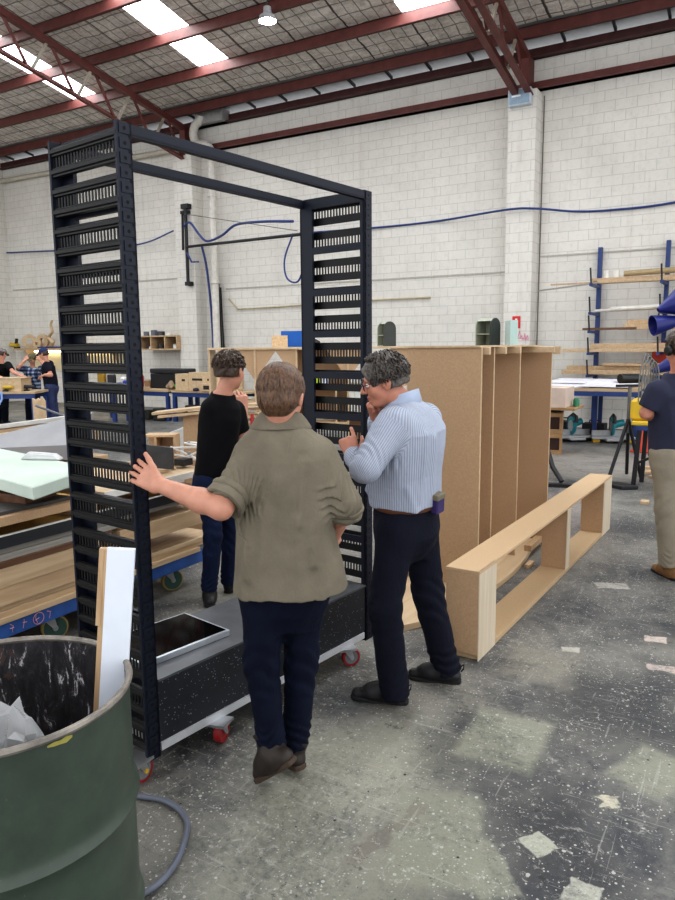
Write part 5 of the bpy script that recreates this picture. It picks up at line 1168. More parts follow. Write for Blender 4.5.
J = {
 'A': dict(head=(-1.493,2.139,1.569), neck=(-1.504,2.156,1.450), shL=(-1.596,2.079,1.350), shR=(-1.372,2.256,1.349), elL=(-1.596,1.916,1.161), wrL=(-1.853,1.871,1.231), hnL=(-1.937,1.862,1.266), elR=(-1.299,2.275,1.139), wrR=(-1.431,2.407,0.960), chest=(-1.493,2.185,1.263), pel=(-1.505,2.178,0.895), hipL=(-1.566,2.119,0.863), hipR=(-1.457,2.229,0.848), knL=(-1.580,2.111,0.514), knR=(-1.494,2.254,0.476), anL=(-1.553,2.127,0.169), anR=(-1.528,2.258,0.130), heL=(-1.463,2.110,0.121), toL=(-1.604,2.097,0.016), heR=(-1.515,2.242,0.024), toR=(-1.703,2.317,0.004)),
 'B': dict(head=(-1.456,2.914,1.581), neck=(-1.365,2.978,1.466), shL=(-1.364,2.828,1.380), shR=(-1.373,3.193,1.363), elL=(-1.419,2.669,1.203), wrL=(-1.573,2.833,1.259), hnL=(-1.640,2.887,1.309), elR=(-1.674,3.215,1.183), wrR=(-1.533,2.996,1.398), hnR=(-1.505,2.920,1.452), chest=(-1.393,3.008,1.239), pel=(-1.396,3.029,0.948), hipL=(-1.394,2.915,0.901), hipR=(-1.379,3.155,0.864), knL=(-1.428,2.872,0.518), knR=(-1.358,3.214,0.492), anL=(-1.417,2.948,0.081), anR=(-1.290,3.300,0.084), heL=(-1.392,2.974,0.013), toL=(-1.631,2.904,0.016), heR=(-1.246,3.303,0.000), toR=(-1.476,3.238,0.028)),
 'C': dict(head=(-2.923,3.643,1.588), neck=(-2.966,3.618,1.422), shL=(-3.004,3.549,1.329), shR=(-2.958,3.715,1.304), elL=(-3.149,3.696,1.055), wrL=(-3.189,3.765,0.841), elR=(-2.973,3.799,1.074), wrR=(-3.030,3.905,1.300), hnR=(-3.034,3.902,1.382), chest=(-3.002,3.620,1.186), pel=(-3.059,3.610,0.864), hipL=(-3.061,3.562,0.845), hipR=(-3.048,3.709,0.821), knL=(-3.036,3.554,0.492), knR=(-3.105,3.815,0.422), anL=(-3.096,3.565,0.107), anR=(-3.133,3.821,0.067), heL=(-3.067,3.536,0.024), toL=(-3.250,3.707,-0.021), heR=(-3.134,3.821,0.015), toR=(-3.280,3.990,0.000)),
 'D': dict(head=(-0.470,5.540,1.674), neck=(-0.484,5.578,1.520), shL=(-0.622,5.404,1.442), shR=(-0.346,5.774,1.429), elL=(-0.654,5.432,1.236), wrL=(-0.569,5.760,1.175), elR=(-0.318,5.952,1.213), wrR=(-0.461,6.101,1.133), chest=(-0.480,5.603,1.286), pel=(-0.460,5.638,0.974), hipL=(-0.516,5.559,0.929), hipR=(-0.392,5.724,0.915), knL=(-0.490,5.574,0.541), knR=(-0.349,5.819,0.507), anL=(-0.456,5.640,0.154), anR=(-0.294,5.909,0.130), heL=(-0.422,5.614,0.060), toL=(-0.544,5.786,-0.024), heR=(-0.273,5.887,0.022), toR=(-0.353,6.106,-0.053)),
 'E': dict(head=(-14.477,10.072,1.616), neck=(-14.490,10.064,1.418), shL=(-14.701,10.057,1.351), shR=(-14.288,10.066,1.375), elR=(-14.024,9.989,1.227), wrR=(-13.719,9.935,1.167), hnR=(-13.621,9.935,1.147), elL=(-14.404,9.767,1.187), wrL=(-14.094,9.716,1.128), pel=(-14.725,10.159,0.899), hipL=(-14.789,10.121,0.809), hipR=(-14.653,10.201,0.808), knL=(-14.813,10.107,0.447), knR=(-14.676,10.187,0.446), anL=(-14.924,10.158,0.142), anR=(-14.786,10.239,0.140)),
 'G': dict(head=(-14.258,10.663,1.495), neck=(-14.259,10.663,1.314), shR=(-14.409,10.575,1.270), shL=(-14.094,10.759,1.267), elR=(-14.358,10.373,1.299), wrR=(-14.265,10.485,1.476), hnR=(-14.246,10.554,1.542), elL=(-13.842,10.674,1.316), wrL=(-13.973,10.656,1.473), hnL=(-14.071,10.657,1.540), pel=(-14.373,10.711,0.854), hipR=(-14.447,10.668,0.786), hipL=(-14.308,10.750,0.785), knR=(-14.470,10.655,0.417), knL=(-14.330,10.737,0.416), anR=(-14.577,10.708,0.083), anL=(-14.436,10.790,0.082)),
 'K': dict(head=(-13.512,10.404,1.609), neck=(-13.456,10.437,1.435), shL=(-13.299,10.297,1.374), shR=(-13.572,10.601,1.387), elL=(-13.142,10.273,1.161), wrL=(-13.178,10.136,1.166), hnL=(-13.244,10.098,1.146), elR=(-13.689,10.648,1.162), wrR=(-13.617,10.459,1.126), hnR=(-13.589,10.359,1.109), pel=(-13.408,10.465,0.953), hipL=(-13.347,10.385,0.871), hipR=(-13.479,10.539,0.860), knL=(-13.349,10.383,0.498), knR=(-13.461,10.550,0.504), anL=(-13.330,10.394,0.167), anR=(-13.422,10.573,0.169)),}
J = {n: {k: np.array(v) for k, v in d.items()} for n, d in J.items()}
skin = plain('skin_light', rgb(196,142,120), .5, 0, .1, 22, .08, 160); skin_red = plain('skin_warm', rgb(190,132,110), .5, 0, .12, 22, .08, 160)
lipm = plain('lip_skin', rgb(170,98,88), .45); eyew = plain('eye_white', rgb(225,222,215), .2); iris = plain('iris', rgb(50,42,36), .2)
def hairmat(name, a, b):
    t = NT(name); n = t.noise(t.obj((1,1,.35)), 130, 4, .6, .3); t.L(t.ramp(n, [(.3, a), (.7, b)]), t.b.inputs['Base Color'])
    t.set(Roughness=.45); t.bump(n, .5, .004); return t.m
hair_brown = hairmat('brown_hair', rgb(44,30,22), rgb(120,88,64)); hair_dark = hairmat('dark_brown_hair', rgb(38,28,24), rgb(84,64,50))
hair_grey = hairmat('greying_hair', rgb(34,30,29), rgb(112,104,98))
khaki = cloth('khaki_cotton', rgb(118,111,97), .2); navyjean = cloth('dark_navy_denim', rgb(15,21,40), .3); bluejean = cloth('blue_denim', rgb(22,32,58), .35)
navyt = cloth('navy_workwear', rgb(22,24,37), .2); black_t = cloth('black_tshirt', rgb(14,14,18), .2, bump=.12); slate_t = cloth('slate_navy_tshirt', rgb(54,56,74), .12, bump=.12); greypants = cloth('grey_beige_canvas', rgb(146,138,123), .12)
leather_br = plain('worn_brown_leather', rgb(44,36,31), .55, 0, .35, 25, .2); leather_bk = plain('black_leather', rgb(22,22,25), .5, 0, .2, 30, .15); leather_tan = plain('tan_suede', rgb(122,88,54), .8, 0, .2, 30, .2)
sole_tan = plain('tan_rubber', rgb(70,56,45), .7); sole_bk = plain('black_rubber', rgb(22,22,24), .7); belt_br = plain('brown_belt_leather', rgb(98,60,40), .5); orange_l = plain('orange_lining', rgb(214,92,40), .7)
def shirt_stripe():
    t = NT('blue_striped_cotton'); a = t.N('ShaderNodeAttribute'); a.attribute_name = 'stripe'
    s = t.math('SINE', t.math('MULTIPLY', a.outputs['Fac'], 2*math.pi/.0105))
    col = t.mix(t.math('MULTIPLY_ADD', s, .5, .5), rgb(146,154,174), rgb(190,195,204))
    n = t.noise(t.obj(), 7, 3)
    t.L(t.mix(t.math('MULTIPLY', n, .4), col, rgb(116,126,150)), t.b.inputs['Base Color']); t.set(Roughness=.8, Specular_IOR_Level=.2)
    t.bump(t.noise(t.obj((1,1,.5)), 22, 3, .5, 1.2), .3, .02); return t.m
stripe_m = shirt_stripe()
def plaid():
    t = NT('blue_plaid_flannel'); v = t.obj(); sx = t.N('ShaderNodeSeparateXYZ'); t.L(v, sx.inputs[0])
    a = t.math('SINE', t.math('MULTIPLY', sx.outputs[0], 75)); b = t.math('SINE', t.math('MULTIPLY', sx.outputs[2], 75))
    c = t.math('MULTIPLY_ADD', t.math('ADD', t.math('GREATER_THAN', a, .2), t.math('GREATER_THAN', b, .2)), .5, 0)
    t.L(t.ramp(c, [(0, rgb(32,40,66)), (.5, rgb(84,100,134)), (1, rgb(176,188,206))]), t.b.inputs['Base Color']); t.set(Roughness=.85); return t.m
plaid_m = plaid()

def body_mesh(t, j, bf, hax, mat, h=.0045, handL=None, handR=None, feet=True, sc=1.0, tw=1.0):
    s = Sdf(); ax = frame(bf)
    up = unit(j['neck']-j['pel']); rt = unit(np.cross(bf, up)); fw = np.cross(up, rt); A3 = (rt, fw, up); L = np.linalg.norm(j['neck']-j['pel'])
    s.stack(j['pel'], A3, [(-.1,0,0,.13*tw,.09*tw),(0,0,0,.15*tw,.1*tw),(L*.3,0,.01,.13*tw,.09*tw),(L*.65,0,.01,.15*tw,.1*tw),(L*.86,0,0,.10*tw,.07),(L*.97,0,0,.055,.045)], .03)
    s.cone(j['neck']-up*.03, j['head']-np.array(hax[2])*.05-np.array(hax[1])*.02, .054, .05, .03)
    P = head_sdf(s, j['head'], hax, sc)
    for q, hd in (('L', handL), ('R', handR)):
        limb(s, j['sh'+q], j['el'+q], j['wr'+q])
        s.cone(j['hip'+q], j['kn'+q], .072, .048, .03); s.cone(j['kn'+q], j['an'+q], .048, .034, .02)
        if 'he'+q in j: s.cone(j['an'+q], j['he'+q]+(j['to'+q]-j['he'+q])*.6+np.array((0,0,.03)), .032, .026, .02)
        if hd: hand_sdf(s, j['wr'+q], left=(q == 'L'), **hd)
    b = build_sdf(s, 'body', mat, t, h, 2)
    return b, P, A3, L

def trousers(t, j, A3, mat, name, h=.0065, rh=.1, rk=.075, ra=.066, seat=(.165,.125), waist=.0, drop=.02, seed=1, flare=0):
    s = Sdf(); up = A3[2]
    for q in 'LR':
        d = unit(j['an'+q]-j['kn'+q]); end = j['an'+q] + d*drop
        m = (j['kn'+q]+j['hip'+q])/2
        s.cone(j['hip'+q], j['kn'+q], rh, rk, .03); s.cone(j['kn'+q], end, rk, ra, .02, cutb=True)
    s.stack(j['pel'], A3, [(-.24,0,-.01,seat[0]*.5,seat[1]*.5),(-.17,0,-.01,seat[0]*.85,seat[1]*.85),(-.1,0,-.01,seat[0],seat[1]),(.0,0,0,seat[0],seat[1]*.95),(waist+.01,0,0,seat[0]*.95,seat[1]*.9)], .05)
    f = crinkle(.004, 34, seed, (1,1,.6))
    for q in 'LR':
        f = ringfolds(j['kn'+q]+(j['hip'+q]-j['kn'+q])*.3, j['kn'+q]+(j['an'+q]-j['kn'+q])*.35, 3, .15, .004, 1.1, seed+ord(q), f)
        f = ringfolds(j['kn'+q]+(j['an'+q]-j['kn'+q])*.7, j['an'+q]+unit(j['an'+q]-j['kn'+q])*drop, 3, .13, .005, .8, seed+ord(q)+3, f)
    s.disp = f
    return build_sdf(s, name, mat, t, h, 2)

def belt(t, j, A3, z, a, b, mat, off=(0,0)):
    m = MB(); rt, fw, up = A3; pts = [j['pel'] + up*z + rt*(off[0]+a*math.cos(x)) + fw*(off[1]+b*math.sin(x)) for x in np.linspace(0, 2*math.pi, 40)[:-1]]
    m.tube(pts, .014, 8, 0, True, flat=.3, up=rt)
    # a flat strap: squash radially, keep its height
    return m.build('belt', mat, t)

# --- the man in the khaki jacket, seen from behind, left hand on the rack post
def khaki_man():
    j = J['A']; j['head'] = j['head'] + np.array((.006,.004,-.03)); j['shL'] = j['shL'] + np.array((.016,.015,-.034)); j['shR'] = j['shR'] + np.array((-.016,-.013,-.034)); bf = azv(-24); hax = frame(azv(-17), R(14))
    t = thing('person', 'person in khaki jacket and navy trousers, seen from behind, hand on black rack', 'person', (j['pel'][0], j['pel'][1], 0))
    up = np.array((0,0,1.)); tov = np.array((.60,-.80,.1))
    hd = dict(dirv=j['hnL']-j['wrL']+np.array((0,.02,-.008)), dorsal=tov+np.array((0,0,.1)), curl=((2,14,26),(0,12,26),(4,16,26),(8,20,26)), spread=(4,1,-3,-6), thumb=(30,14,2))
    hr = dict(dirv=(-.6,.6,-.4), dorsal=(.5,.5,.6), curl=((30,40,30),)*4)
    b, P, A3, L = body_mesh(t, j, bf, hax, skin, .004, hd, hr, sc=.94)
    face_bits(b, P, lipm, [eyew, iris], hair_brown, .94, hax)
    hair_part(t, P, hax, hair_brown, .004, .011, -.085, .02, (900, .0042, -.85), 0, 4, .94)
    # jacket
    s = Sdf(); rt, fw, u = A3
    o = j['pel']
    s.stack(o, A3, [(-.085,.012,.0,.216,.168),(.0,.01,0,.203,.152),(.15,0,0,.182,.135),(.3,-.005,.005,.188,.132),(.42,-.005,.0,.184,.118),(.47,-.003,-.002,.165,.102),(.515,0,.0,.124,.086),(.555,0,.008,.084,.072),(.585,0,.014,.066,.062)], .02, 2.4)
    s.cone(j['shL'], j['shL'] + (j['elL']-j['shL'])*.9, .068, .06, .035, cutb=True)
    cl = j['shL'] + (j['elL']-j['shL'])*.9
    s.cone(j['shR'], j['elR'], .069, .06, .035)
    cr = j['elR'] + (j['wrR']-j['elR'])*.2
    s.cone(j['elR'], cr, .06, .054, .02, cutb=True)
    dl = unit(j['elL']-j['shL']); dr = unit(cr-j['elR'])
    f = crinkle(.005, 21, 3, (1,1,.35))
    f = ringfolds(j['shL']+(j['elL']-j['shL'])*.35, cl, 4, .14, .006, 1.5, 3, f); f = ringfolds(j['shR']+(j['elR']-j['shR'])*.4, cr, 4, .14, .006, 1.5, 8, f)
    back = lambda x, z: o + rt*x - fw*.14 + u*z
    sb = o + rt*.012
    f = folds([(back(.004,.5)+fw*.05, back(.012,-.12), .008, .004), (back(-.15,.36), back(-.12,.0), .022, .014), (back(.155,.36), back(.13,.05), .022, .014), (back(-.13,.3), back(-.17,.02), .014, .01), (back(.14,.3), back(.175,.1), .014, .01), (back(-.17,.22), back(-.11,.12), .013, .006), (back(.175,.2), back(.12,.11), .013, .005),
               (back(-.11,.42)+fw*.03, back(-.08,.24), .016, .01), (back(.1,.42)+fw*.03, back(.085,.2), .016, .01),
               (back(-.05,.3), back(-.07,-.1), .018, .008), (back(.07,.22), back(.08,-.1), .018, .008), (back(-.19,.12), back(-.13,-.1), .02, .006), (back(.19,.14), back(.16,-.1), .02, .006),
               (back(-.155,.44)+fw*.05, back(-.165,.3)+fw*.03, .01, -.006), (back(.155,.44)+fw*.05, back(.165,.3)+fw*.03, .01, -.006)], f)
    s.disp = f
    jk = build_sdf(s, 'jacket', khaki, t, .005, 2)
    for c_, d_, r_, sd_ in ((cl, dl, .062, 1), (cr, dr, .059, 4)):      # rolled-up cuffs
        m = MB(); g = np.random.default_rng(sd_); x_ = unit(np.cross(d_, (0,0,1))); y_ = np.cross(d_, x_); N = 40; prof = [(.0,-.058),(.009,-.056),(.013,-.045),(.011,-.034),(.008,-.031),(.013,-.026),(.016,-.012),(.013,.001),(.004,.005),(-.004,-.002)]
        w1, w2 = g.uniform(0, 6.28, 2)
        vs = [c_ + (x_*math.cos(a)+y_*math.sin(a))*(r_+q+.0035*math.sin(3*a+w1)+.002*math.sin(7*a+w2+h_*90)) + d_*(h_+.006*math.sin(a+w2)) for q, h_ in prof for a in np.linspace(0, 2*math.pi, N+1)[:-1]]
        m.add(vs, [(i*N+k, i*N+(k+1)%N, (i+1)*N+(k+1)%N, (i+1)*N+k) for i in range(len(prof)-1) for k in range(N)], 0, True); m.build('rolled_cuff', khaki, jk)
    # turned-down collar: an open ring that is highest at the nape
    m = MB(); N = 30; inner = []; mid = []; outer = []
    nk = o + u*.562 + fw*.004
    for a in np.linspace(math.pi*.5+.45, math.pi*2.5-.45, N):
        ca, sa = math.cos(a), math.sin(a); back_ = max(0, -sa)
        inner.append(nk + rt*ca*.068 + fw*(sa*.064+.006) + u*(.018+.022*back_))
        mid.append(nk + rt*ca*.077 + fw*(sa*.073+.004) + u*(.026+.022*back_))
        outer.append(nk + rt*ca*(.105+.012*abs(ca)) + fw*(sa*.092) - u*(.03-.008*back_))
    vs = inner + mid + outer + [p*1.0 - u*.006 for p in outer] + [p - u*.05 for p in inner]
    fs = []
    for r in range(3):
        for i in range(N-1): fs.append((r*N+i, r*N+i+1, (r+1)*N+i+1, (r+1)*N+i))
    m.add(vs[:4*N], fs, 0, True); c = m.build('collar', khaki, jk)
    sd = c.modifiers.new('thick', 'SOLIDIFY'); sd.thickness = .005; sb_ = c.modifiers.new('sub', 'SUBSURF'); sb_.levels = 1; sb_.render_levels = 1
    trousers(t, j, A3, navyjean, 'trousers', .005, .094, .066, .053, (.165,.125), .02, .02, 5)
    shoe(t, j['anL'], j['heL'], j['toL'], [leather_br, sole_tan], 'boot', .12, .047)
    shoe(t, j['anR'], j['heR'], j['toR'], [leather_br, sole_tan], 'boot', .12, .047)
    return t

# --- the man in the striped shirt
def striped_man():
    j = J['B']; j['head'] = j['head'] + np.array((0,0,-.018)); j['wrL'] = j['wrL'] + np.array((.0,.0,-.035)); j['hipL'] = j['hipL'] + np.array((.0,.0,-.035)); j['hipR'] = j['hipR'] + np.array((0,0,-.01)); bf = azv(-82); hax = frame(azv(-119), R(17), R(-4))
    j['elR'] = np.array((-1.60,3.19,1.17))
    t = thing('person', 'person with greying hair and glasses in blue striped shirt, hand on chin', 'person', (j['pel'][0], j['pel'][1], 0))
    hl = dict(dirv=(-.45,.25,.8), dorsal=(.55,-.75,.1), curl=((22,24,16),(70,88,50),(76,90,50),(80,90,50)), spread=(4,1,-2,-4), thumb=(50,-30,20))
    hr = dict(dirv=(.1,-.55,.8), dorsal=(-.8,.3,.35), curl=((62,85,50),(66,88,50),(70,90,50),(74,90,50)), spread=(3,1,-1,-3), thumb=(48,-20,20))
    b, P, A3, L = body_mesh(t, j, bf, hax, skin_red, .004, hl, hr, sc=.95)
    face_bits(b, P, lipm, [eyew, iris], hair_grey, 1, hax)
    hair_part(t, P, hax, hair_grey, .004, .013, -.035, .05, (480, .0055, -.35, .85), 1, 9, .95)
    rt, fw, u = A3; o = j['pel']
    s = Sdf()
    s.stack(o, A3, [(.05,0,.006,.177,.156),(.08,0,.008,.178,.157),(.1,0,.012,.18,.16),(.2,0,.0,.185,.15),(.32,0,-.018,.19,.142),(.4,0,-.028,.185,.128),(.45,0,-.03,.16,.1),(.49,0,-.015,.125,.085),(.53,0,.01,.078,.068),(.55,0,.018,.066,.062)], .02, 2.3)
    s.cone(j['shL'], j['elL'], .082, .066, .035); s.cone(j['elL'], j['wrL']+(j['elL']-j['wrL'])*.12, .06, .045, .02, cutb=True)
    s.cone(j['shR'], j['elR'], .082, .064, .035); s.cone(j['elR'], j['wrR']+(j['elR']-j['wrR'])*.12, .064, .046, .02, cutb=True)
    for q in 'LR':
        d = unit(j['wr'+q]-j['el'+q]); e = j['wr'+q]+(j['el'+q]-j['wr'+q])*.12
        s.cone(e-d*.05, e+d*.01, .043, .042, .006, True, True)
    f = crinkle(.006, 20, 12, (1,1,.5)); f = ringfolds(j['shL']+(j['elL']-j['shL'])*.4, j['elL']+(j['wrL']-j['elL'])*.5, 3, .14, .007, 1.2, 2, f)
    side = lambda x, y, z: o + rt*x + fw*y + u*z
    f = folds([(side(-.17,-.02,.36), side(-.15,.06,.05), .016, .012), (side(-.08,-.16,.42), side(-.1,-.15,.1), .018, .011), (side(-.17,.02,.3), side(-.16,.12,.12), .016, .012),
               (side(-.02,-.16,.38), side(0,-.13,.02), .018, .01), (side(-.15,-.1,.16), side(-.1,-.13,.0), .016, .006), (side(-.16,.08,.06), side(-.13,-.08,.02), .014, .006)], f)
    s.disp = f
    def attr(vs):
        q = vs - o; x = q @ rt; y = q @ fw
        tor = np.arctan2(x, -y)*.17
        a = j['shL']; d1 = unit(j['elL']-a); t1 = (vs-a) @ d1; r1 = np.linalg.norm(vs-a-np.outer(t1, d1), axis=1)
        e = j['elL']; d2 = unit(j['wrL']-e); t2 = (vs-e) @ d2; r2 = np.linalg.norm(vs-e-np.outer(t2, d2), axis=1)
        n1 = unit(np.cross(d1, bf)); n2 = np.cross(d1, n1); arm = np.arctan2((vs-a) @ n1, (vs-a) @ n2)*.075
        n3 = unit(np.cross(d2, (0,0,1))); n4 = np.cross(d2, n3); fore = np.arctan2((vs-e) @ n3, (vs-e) @ n4)*.06
        left = (q @ rt) < 0
        return np.where((r2 < .085) & (t2 > .02) & left, fore, np.where((r1 < .1) & (t1 > .02) & left, arm, tor))
    sh = build_sdf(s, 'shirt', stripe_m, t, .005, 2, attr)
    m = MB(); N = 26; nk = o + u*.538 + fw*.022; a_ = []; b_ = []; c_ = []
    for a in np.linspace(math.pi*.5+.35, math.pi*2.5-.35, N):
        ca, sa = math.cos(a), math.sin(a); bk = max(0, -sa)
        a_.append(nk + rt*ca*.064 + fw*(sa*.062+.004) + u*(.012+.03*bk)); b_.append(nk + rt*ca*.071 + fw*(sa*.069+.004) + u*(.018+.03*bk)); c_.append(nk + rt*ca*.096 + fw*sa*.09 - u*.04)
    fs = [(r*N+i, r*N+i+1, (r+1)*N+i+1, (r+1)*N+i) for r in range(2) for i in range(N-1)]
    m.add(a_+b_+c_, fs, 0, True); c = m.build('collar', plain('collar_cotton', rgb(178,190,212), .8), sh); sd = c.modifiers.new('thick', 'SOLIDIFY'); sd.thickness = .004
    trousers(t, j, A3, navyt, 'trousers', .006, .086, .078, .07, (.168,.142), .055, .035, 21)
    belt(t, j, A3, .046, .170, .149, belt_br, (0,.006))
    pc = o - fw*.158 + rt*.02 + u*.06
    m = MB(); m.obox(pc, (rt, fw, u), (.033, .02, .045)); pch = m.build('belt_pouch', plain('purple_pouch', rgb(58,44,96), .6), t, .006, 'purple pouch with a pale flap')
    m = MB(); m.obox(pc+u*.035, (rt, fw, u), (.035, .022, .014)); m.build('flap', plain('pouch_flap', rgb(120,112,92), .6), pch, .004)
    # glasses
    m = MB(); g = plain('dark_purple_plastic', rgb(52,36,60), .3)
    for q in (-1, 1):
        pts = [P(q*.034+.024*math.cos(a), .103-.012*abs(math.cos(a)+.2*q)*0, .006+.019*math.sin(a)) for a in np.linspace(0, 2*math.pi, 18)[:-1]]
        m.tube(pts, .0022, 6, 0, True)
        m.tube([P(q*.058,.1,.012), P(q*.074,.07,.014), P(q*.083,.0,.012), P(q*.082,-.02,.0)], .0022, 6)
    m.tube([P(-.011,.105,.008), P(0,.108,.011), P(.011,.105,.008)], .002, 6)
    gl = m.build('glasses', g, t)
    m = MB()
    for q in (-1, 1): m.add([P(q*.034+.023*math.cos(a), .103, .006+.018*math.sin(a)) for a in np.linspace(0, 2*math.pi, 19)[:-1]], [tuple(range(18))])
    lm = NT('clear_lens').set(Roughness=.05, Transmission_Weight=1.0, IOR=1.1).m
    m.build('lens', lm, gl)
    for q in 'LR':
        sh_ = shoe(t, j['an'+q]+np.array((0,0,.0)), j['he'+q]*np.array((1,1,0)), j['to'+q]*np.array((1,1,0))+np.array((0,0,.0)), [leather_bk, sole_bk], 'shoe', .0, .047)
        he = j['he'+q]*np.array((1,1,0)); d = unit((j['to'+q]-j['he'+q])*np.array((1,1,0))); sdv = np.cross(d, (0,0,1))
        m = MB()
        m.tube([he-d*.03+np.array((0,0,.085)), he-d*.05+np.array((0,0,.1)), he-d*.047+np.array((0,0,.075)), he-d*.035+np.array((0,0,.06))], .004, 6)
        m.build('pull_tab', leather_bk, sh_)
        m = MB()
        for k in range(4):
            c0 = he + d*(.1+.03*k) + np.array((0,0,.098-.011*k))
            m.tube([c0+sdv*.022-np.array((0,0,.008)), c0, c0-sdv*.022-np.array((0,0,.008))], .003, 5)
        m.build('laces', plain('grey_lace', rgb(70,68,66), .8), sh_)
        if q == 'R':
            m = MB(); m.tube([he+d*.0+sdv*.03+np.array((0,0,.085)), he-d*.022+np.array((0,0,.088)), he-sdv*.03+np.array((0,0,.085))], .008, 6); m.build('shoe_lining', orange_l, sh_)
    return t

# --- the man in the black t-shirt
def black_man():
    j = J['C']; j['head'] = j['head'] + np.array((0,0,-.02)); j['neck'] = j['neck'] + np.array((0,0,.02)); j['elR'] = j['elR'] + np.array((.02,.0,-.01)); bf = azv(-26); hax = frame(azv(-6), R(2))
    t = thing('person', 'person in black t-shirt and jeans standing behind the rack, hand at mouth', 'person', (j['pel'][0], j['pel'][1], 0))
    for q in 'LR':
        for k in ('he', 'to'): j[k+q][2] = 0
    j['toL'] = j['heL'] + unit(azv(-40))*.26; j['toR'] = j['heR'] + unit(azv(-20))*.26
    hr = dict(dirv=(.0,-.15,1), dorsal=(.8,-.5,.2), curl=((50,70,40),(54,75,40),(58,80,40),(60,80,40)), thumb=(48,-20,20))
    hl = dict(dirv=(-.2,.3,-.9), dorsal=(-.7,-.5,.2), curl=((20,30,20),)*4)
    b, P, A3, L = body_mesh(t, j, bf, hax, skin, .005, hl, hr, tw=.76)
    face_bits(b, P, lipm, [eyew, iris], hair_dark, 1, hax)
    hair_part(t, P, hax, hair_dark, .005, .014, -.035, .03, (220, .007, -.12), .8, 14)
    rt, fw, u = A3; o = j['pel']; s = Sdf()
    s.stack(o, A3, [(.015,0,0,.128,.104),(.1,0,0,.124,.108),(.3,0,0,.132,.118),(.42,0,-.01,.136,.108),(.49,0,-.01,.125,.09),(.535,0,0,.09,.077),(.565,0,.01,.078,.072)], .02, 2.3)
    for q in 'LR':
        e = j['sh'+q]+(j['el'+q]-j['sh'+q])*.58; s.cone(j['sh'+q]+np.array((0,0,.004)), e, .074, .066, .02, cutb=True)
    s.disp = folds([(o-rt*.12-fw*.12+u*.3, o-rt*.1-fw*.1, .02, .006), (o+rt*.1-fw*.12+u*.3, o+rt*.02-fw*.12+u*.05, .02, .006)], crinkle(.0035, 28, 6, (1,1,.6)))
    build_sdf(s, 'tshirt', black_t, t, .006, 2)
    trousers(t, j, A3, bluejean, 'jeans', .007, .08, .064, .054, (.134,.104), .0, .0, 33)
    belt(t, j, A3, -.002, .136, .108, belt_br)
    for q in 'LR': shoe(t, j['an'+q]+np.array((0,0,.03)), j['he'+q], j['to'+q], [leather_bk, sole_bk], 'boot', .12, .047, .007)
    return t

# --- the man at the machine on the right
def machine_man():
    j = J['D']; j['shL'] = j['shL'] + np.array((.035,.025,-.05)); j['shR'] = j['shR'] + np.array((-.03,-.02,-.04)); bf = azv(-38); hax = frame(azv(-44), R(16))
    t = thing('person', 'person in slate t-shirt and grey trousers wearing earmuffs, at the yellow machine', 'person', (j['pel'][0], j['pel'][1], 0))
    for q in 'LR':
        for k in ('he', 'to'): j[k+q][2] = 0
    j['anL'][2] = .11; j['anR'][2] = .11
    j['toL'] = j['heL'] + unit(azv(-42))*.25; j['toR'] = j['heR'] + unit(azv(-30))*.26
    hl = dict(dirv=(.2,.9,-.25), dorsal=(-.4,-.1,.9), curl=((20,30,20),)*4); hr = dict(dirv=(-.4,.8,-.2), dorsal=(.2,.1,.9), curl=((20,30,20),)*4)
    b, P, A3, L = body_mesh(t, j, bf, hax, skin_red, .006, hl, hr)
    face_bits(b, P, lipm, [eyew, iris], hair_dark, 1, hax)
    hair_part(t, P, hax, hair_dark, .006, .012, -.04, .03, (160, .007, -.15), .5, 15)
    rt, fw, u = A3; o = j['pel']; s = Sdf()
    s.stack(o, A3, [(-.05,0,0,.195,.15),(.1,0,.01,.19,.155),(.28,0,0,.2,.145),(.4,0,-.01,.205,.125),(.47,0,-.01,.17,.095),(.515,0,0,.105,.082),(.545,0,.01,.08,.074)], .02, 2.3)
    for q in 'LR':
        e = j['sh'+q]+(j['el'+q]-j['sh'+q])*.78; s.cone(j['sh'+q], e, .078, .072, .03, cutb=True)
    s.disp = folds([(o-rt*.13-fw*.13+u*.32, o-rt*.1-fw*.12, .02, .006), (o+rt*.1-fw*.12+u*.3, o+rt*.02-fw*.12+u*.05, .02, .006)], crinkle(.004, 28, 16, (1,1,.6)))
    build_sdf(s, 'tshirt', slate_t, t, .0065, 2)
    trousers(t, j, A3, greypants, 'trousers', .0065, .108, .088, .082, (.185,.145), .0, .0, 43)
    for q in 'LR': shoe(t, j['an'+q], j['he'+q], j['to'+q], [leather_tan, sole_bk], 'boot', .06, .05, .007)
    m = MB(); bl = plain('black_earmuff', rgb(26,26,28), .45)
    m.tube([P(.092*math.sin(a), -.01, .02+.118*math.cos(a)) for a in np.linspace(-1.5, 1.5, 15)], .007, 8)
    em = m.build('earmuffs', bl, t)
    for q in (-1, 1):
        m = MB(); m.lathe([(.001,-.014),(.03,-.014),(.036,-.006),(.036,.008),(.028,.018),(.001,.02)], P(q*.095,-.005,-.005), 20, 0, (hax[1], hax[2], np.array(hax[0])*q)); m.build('ear_cup', bl, em)
    return t

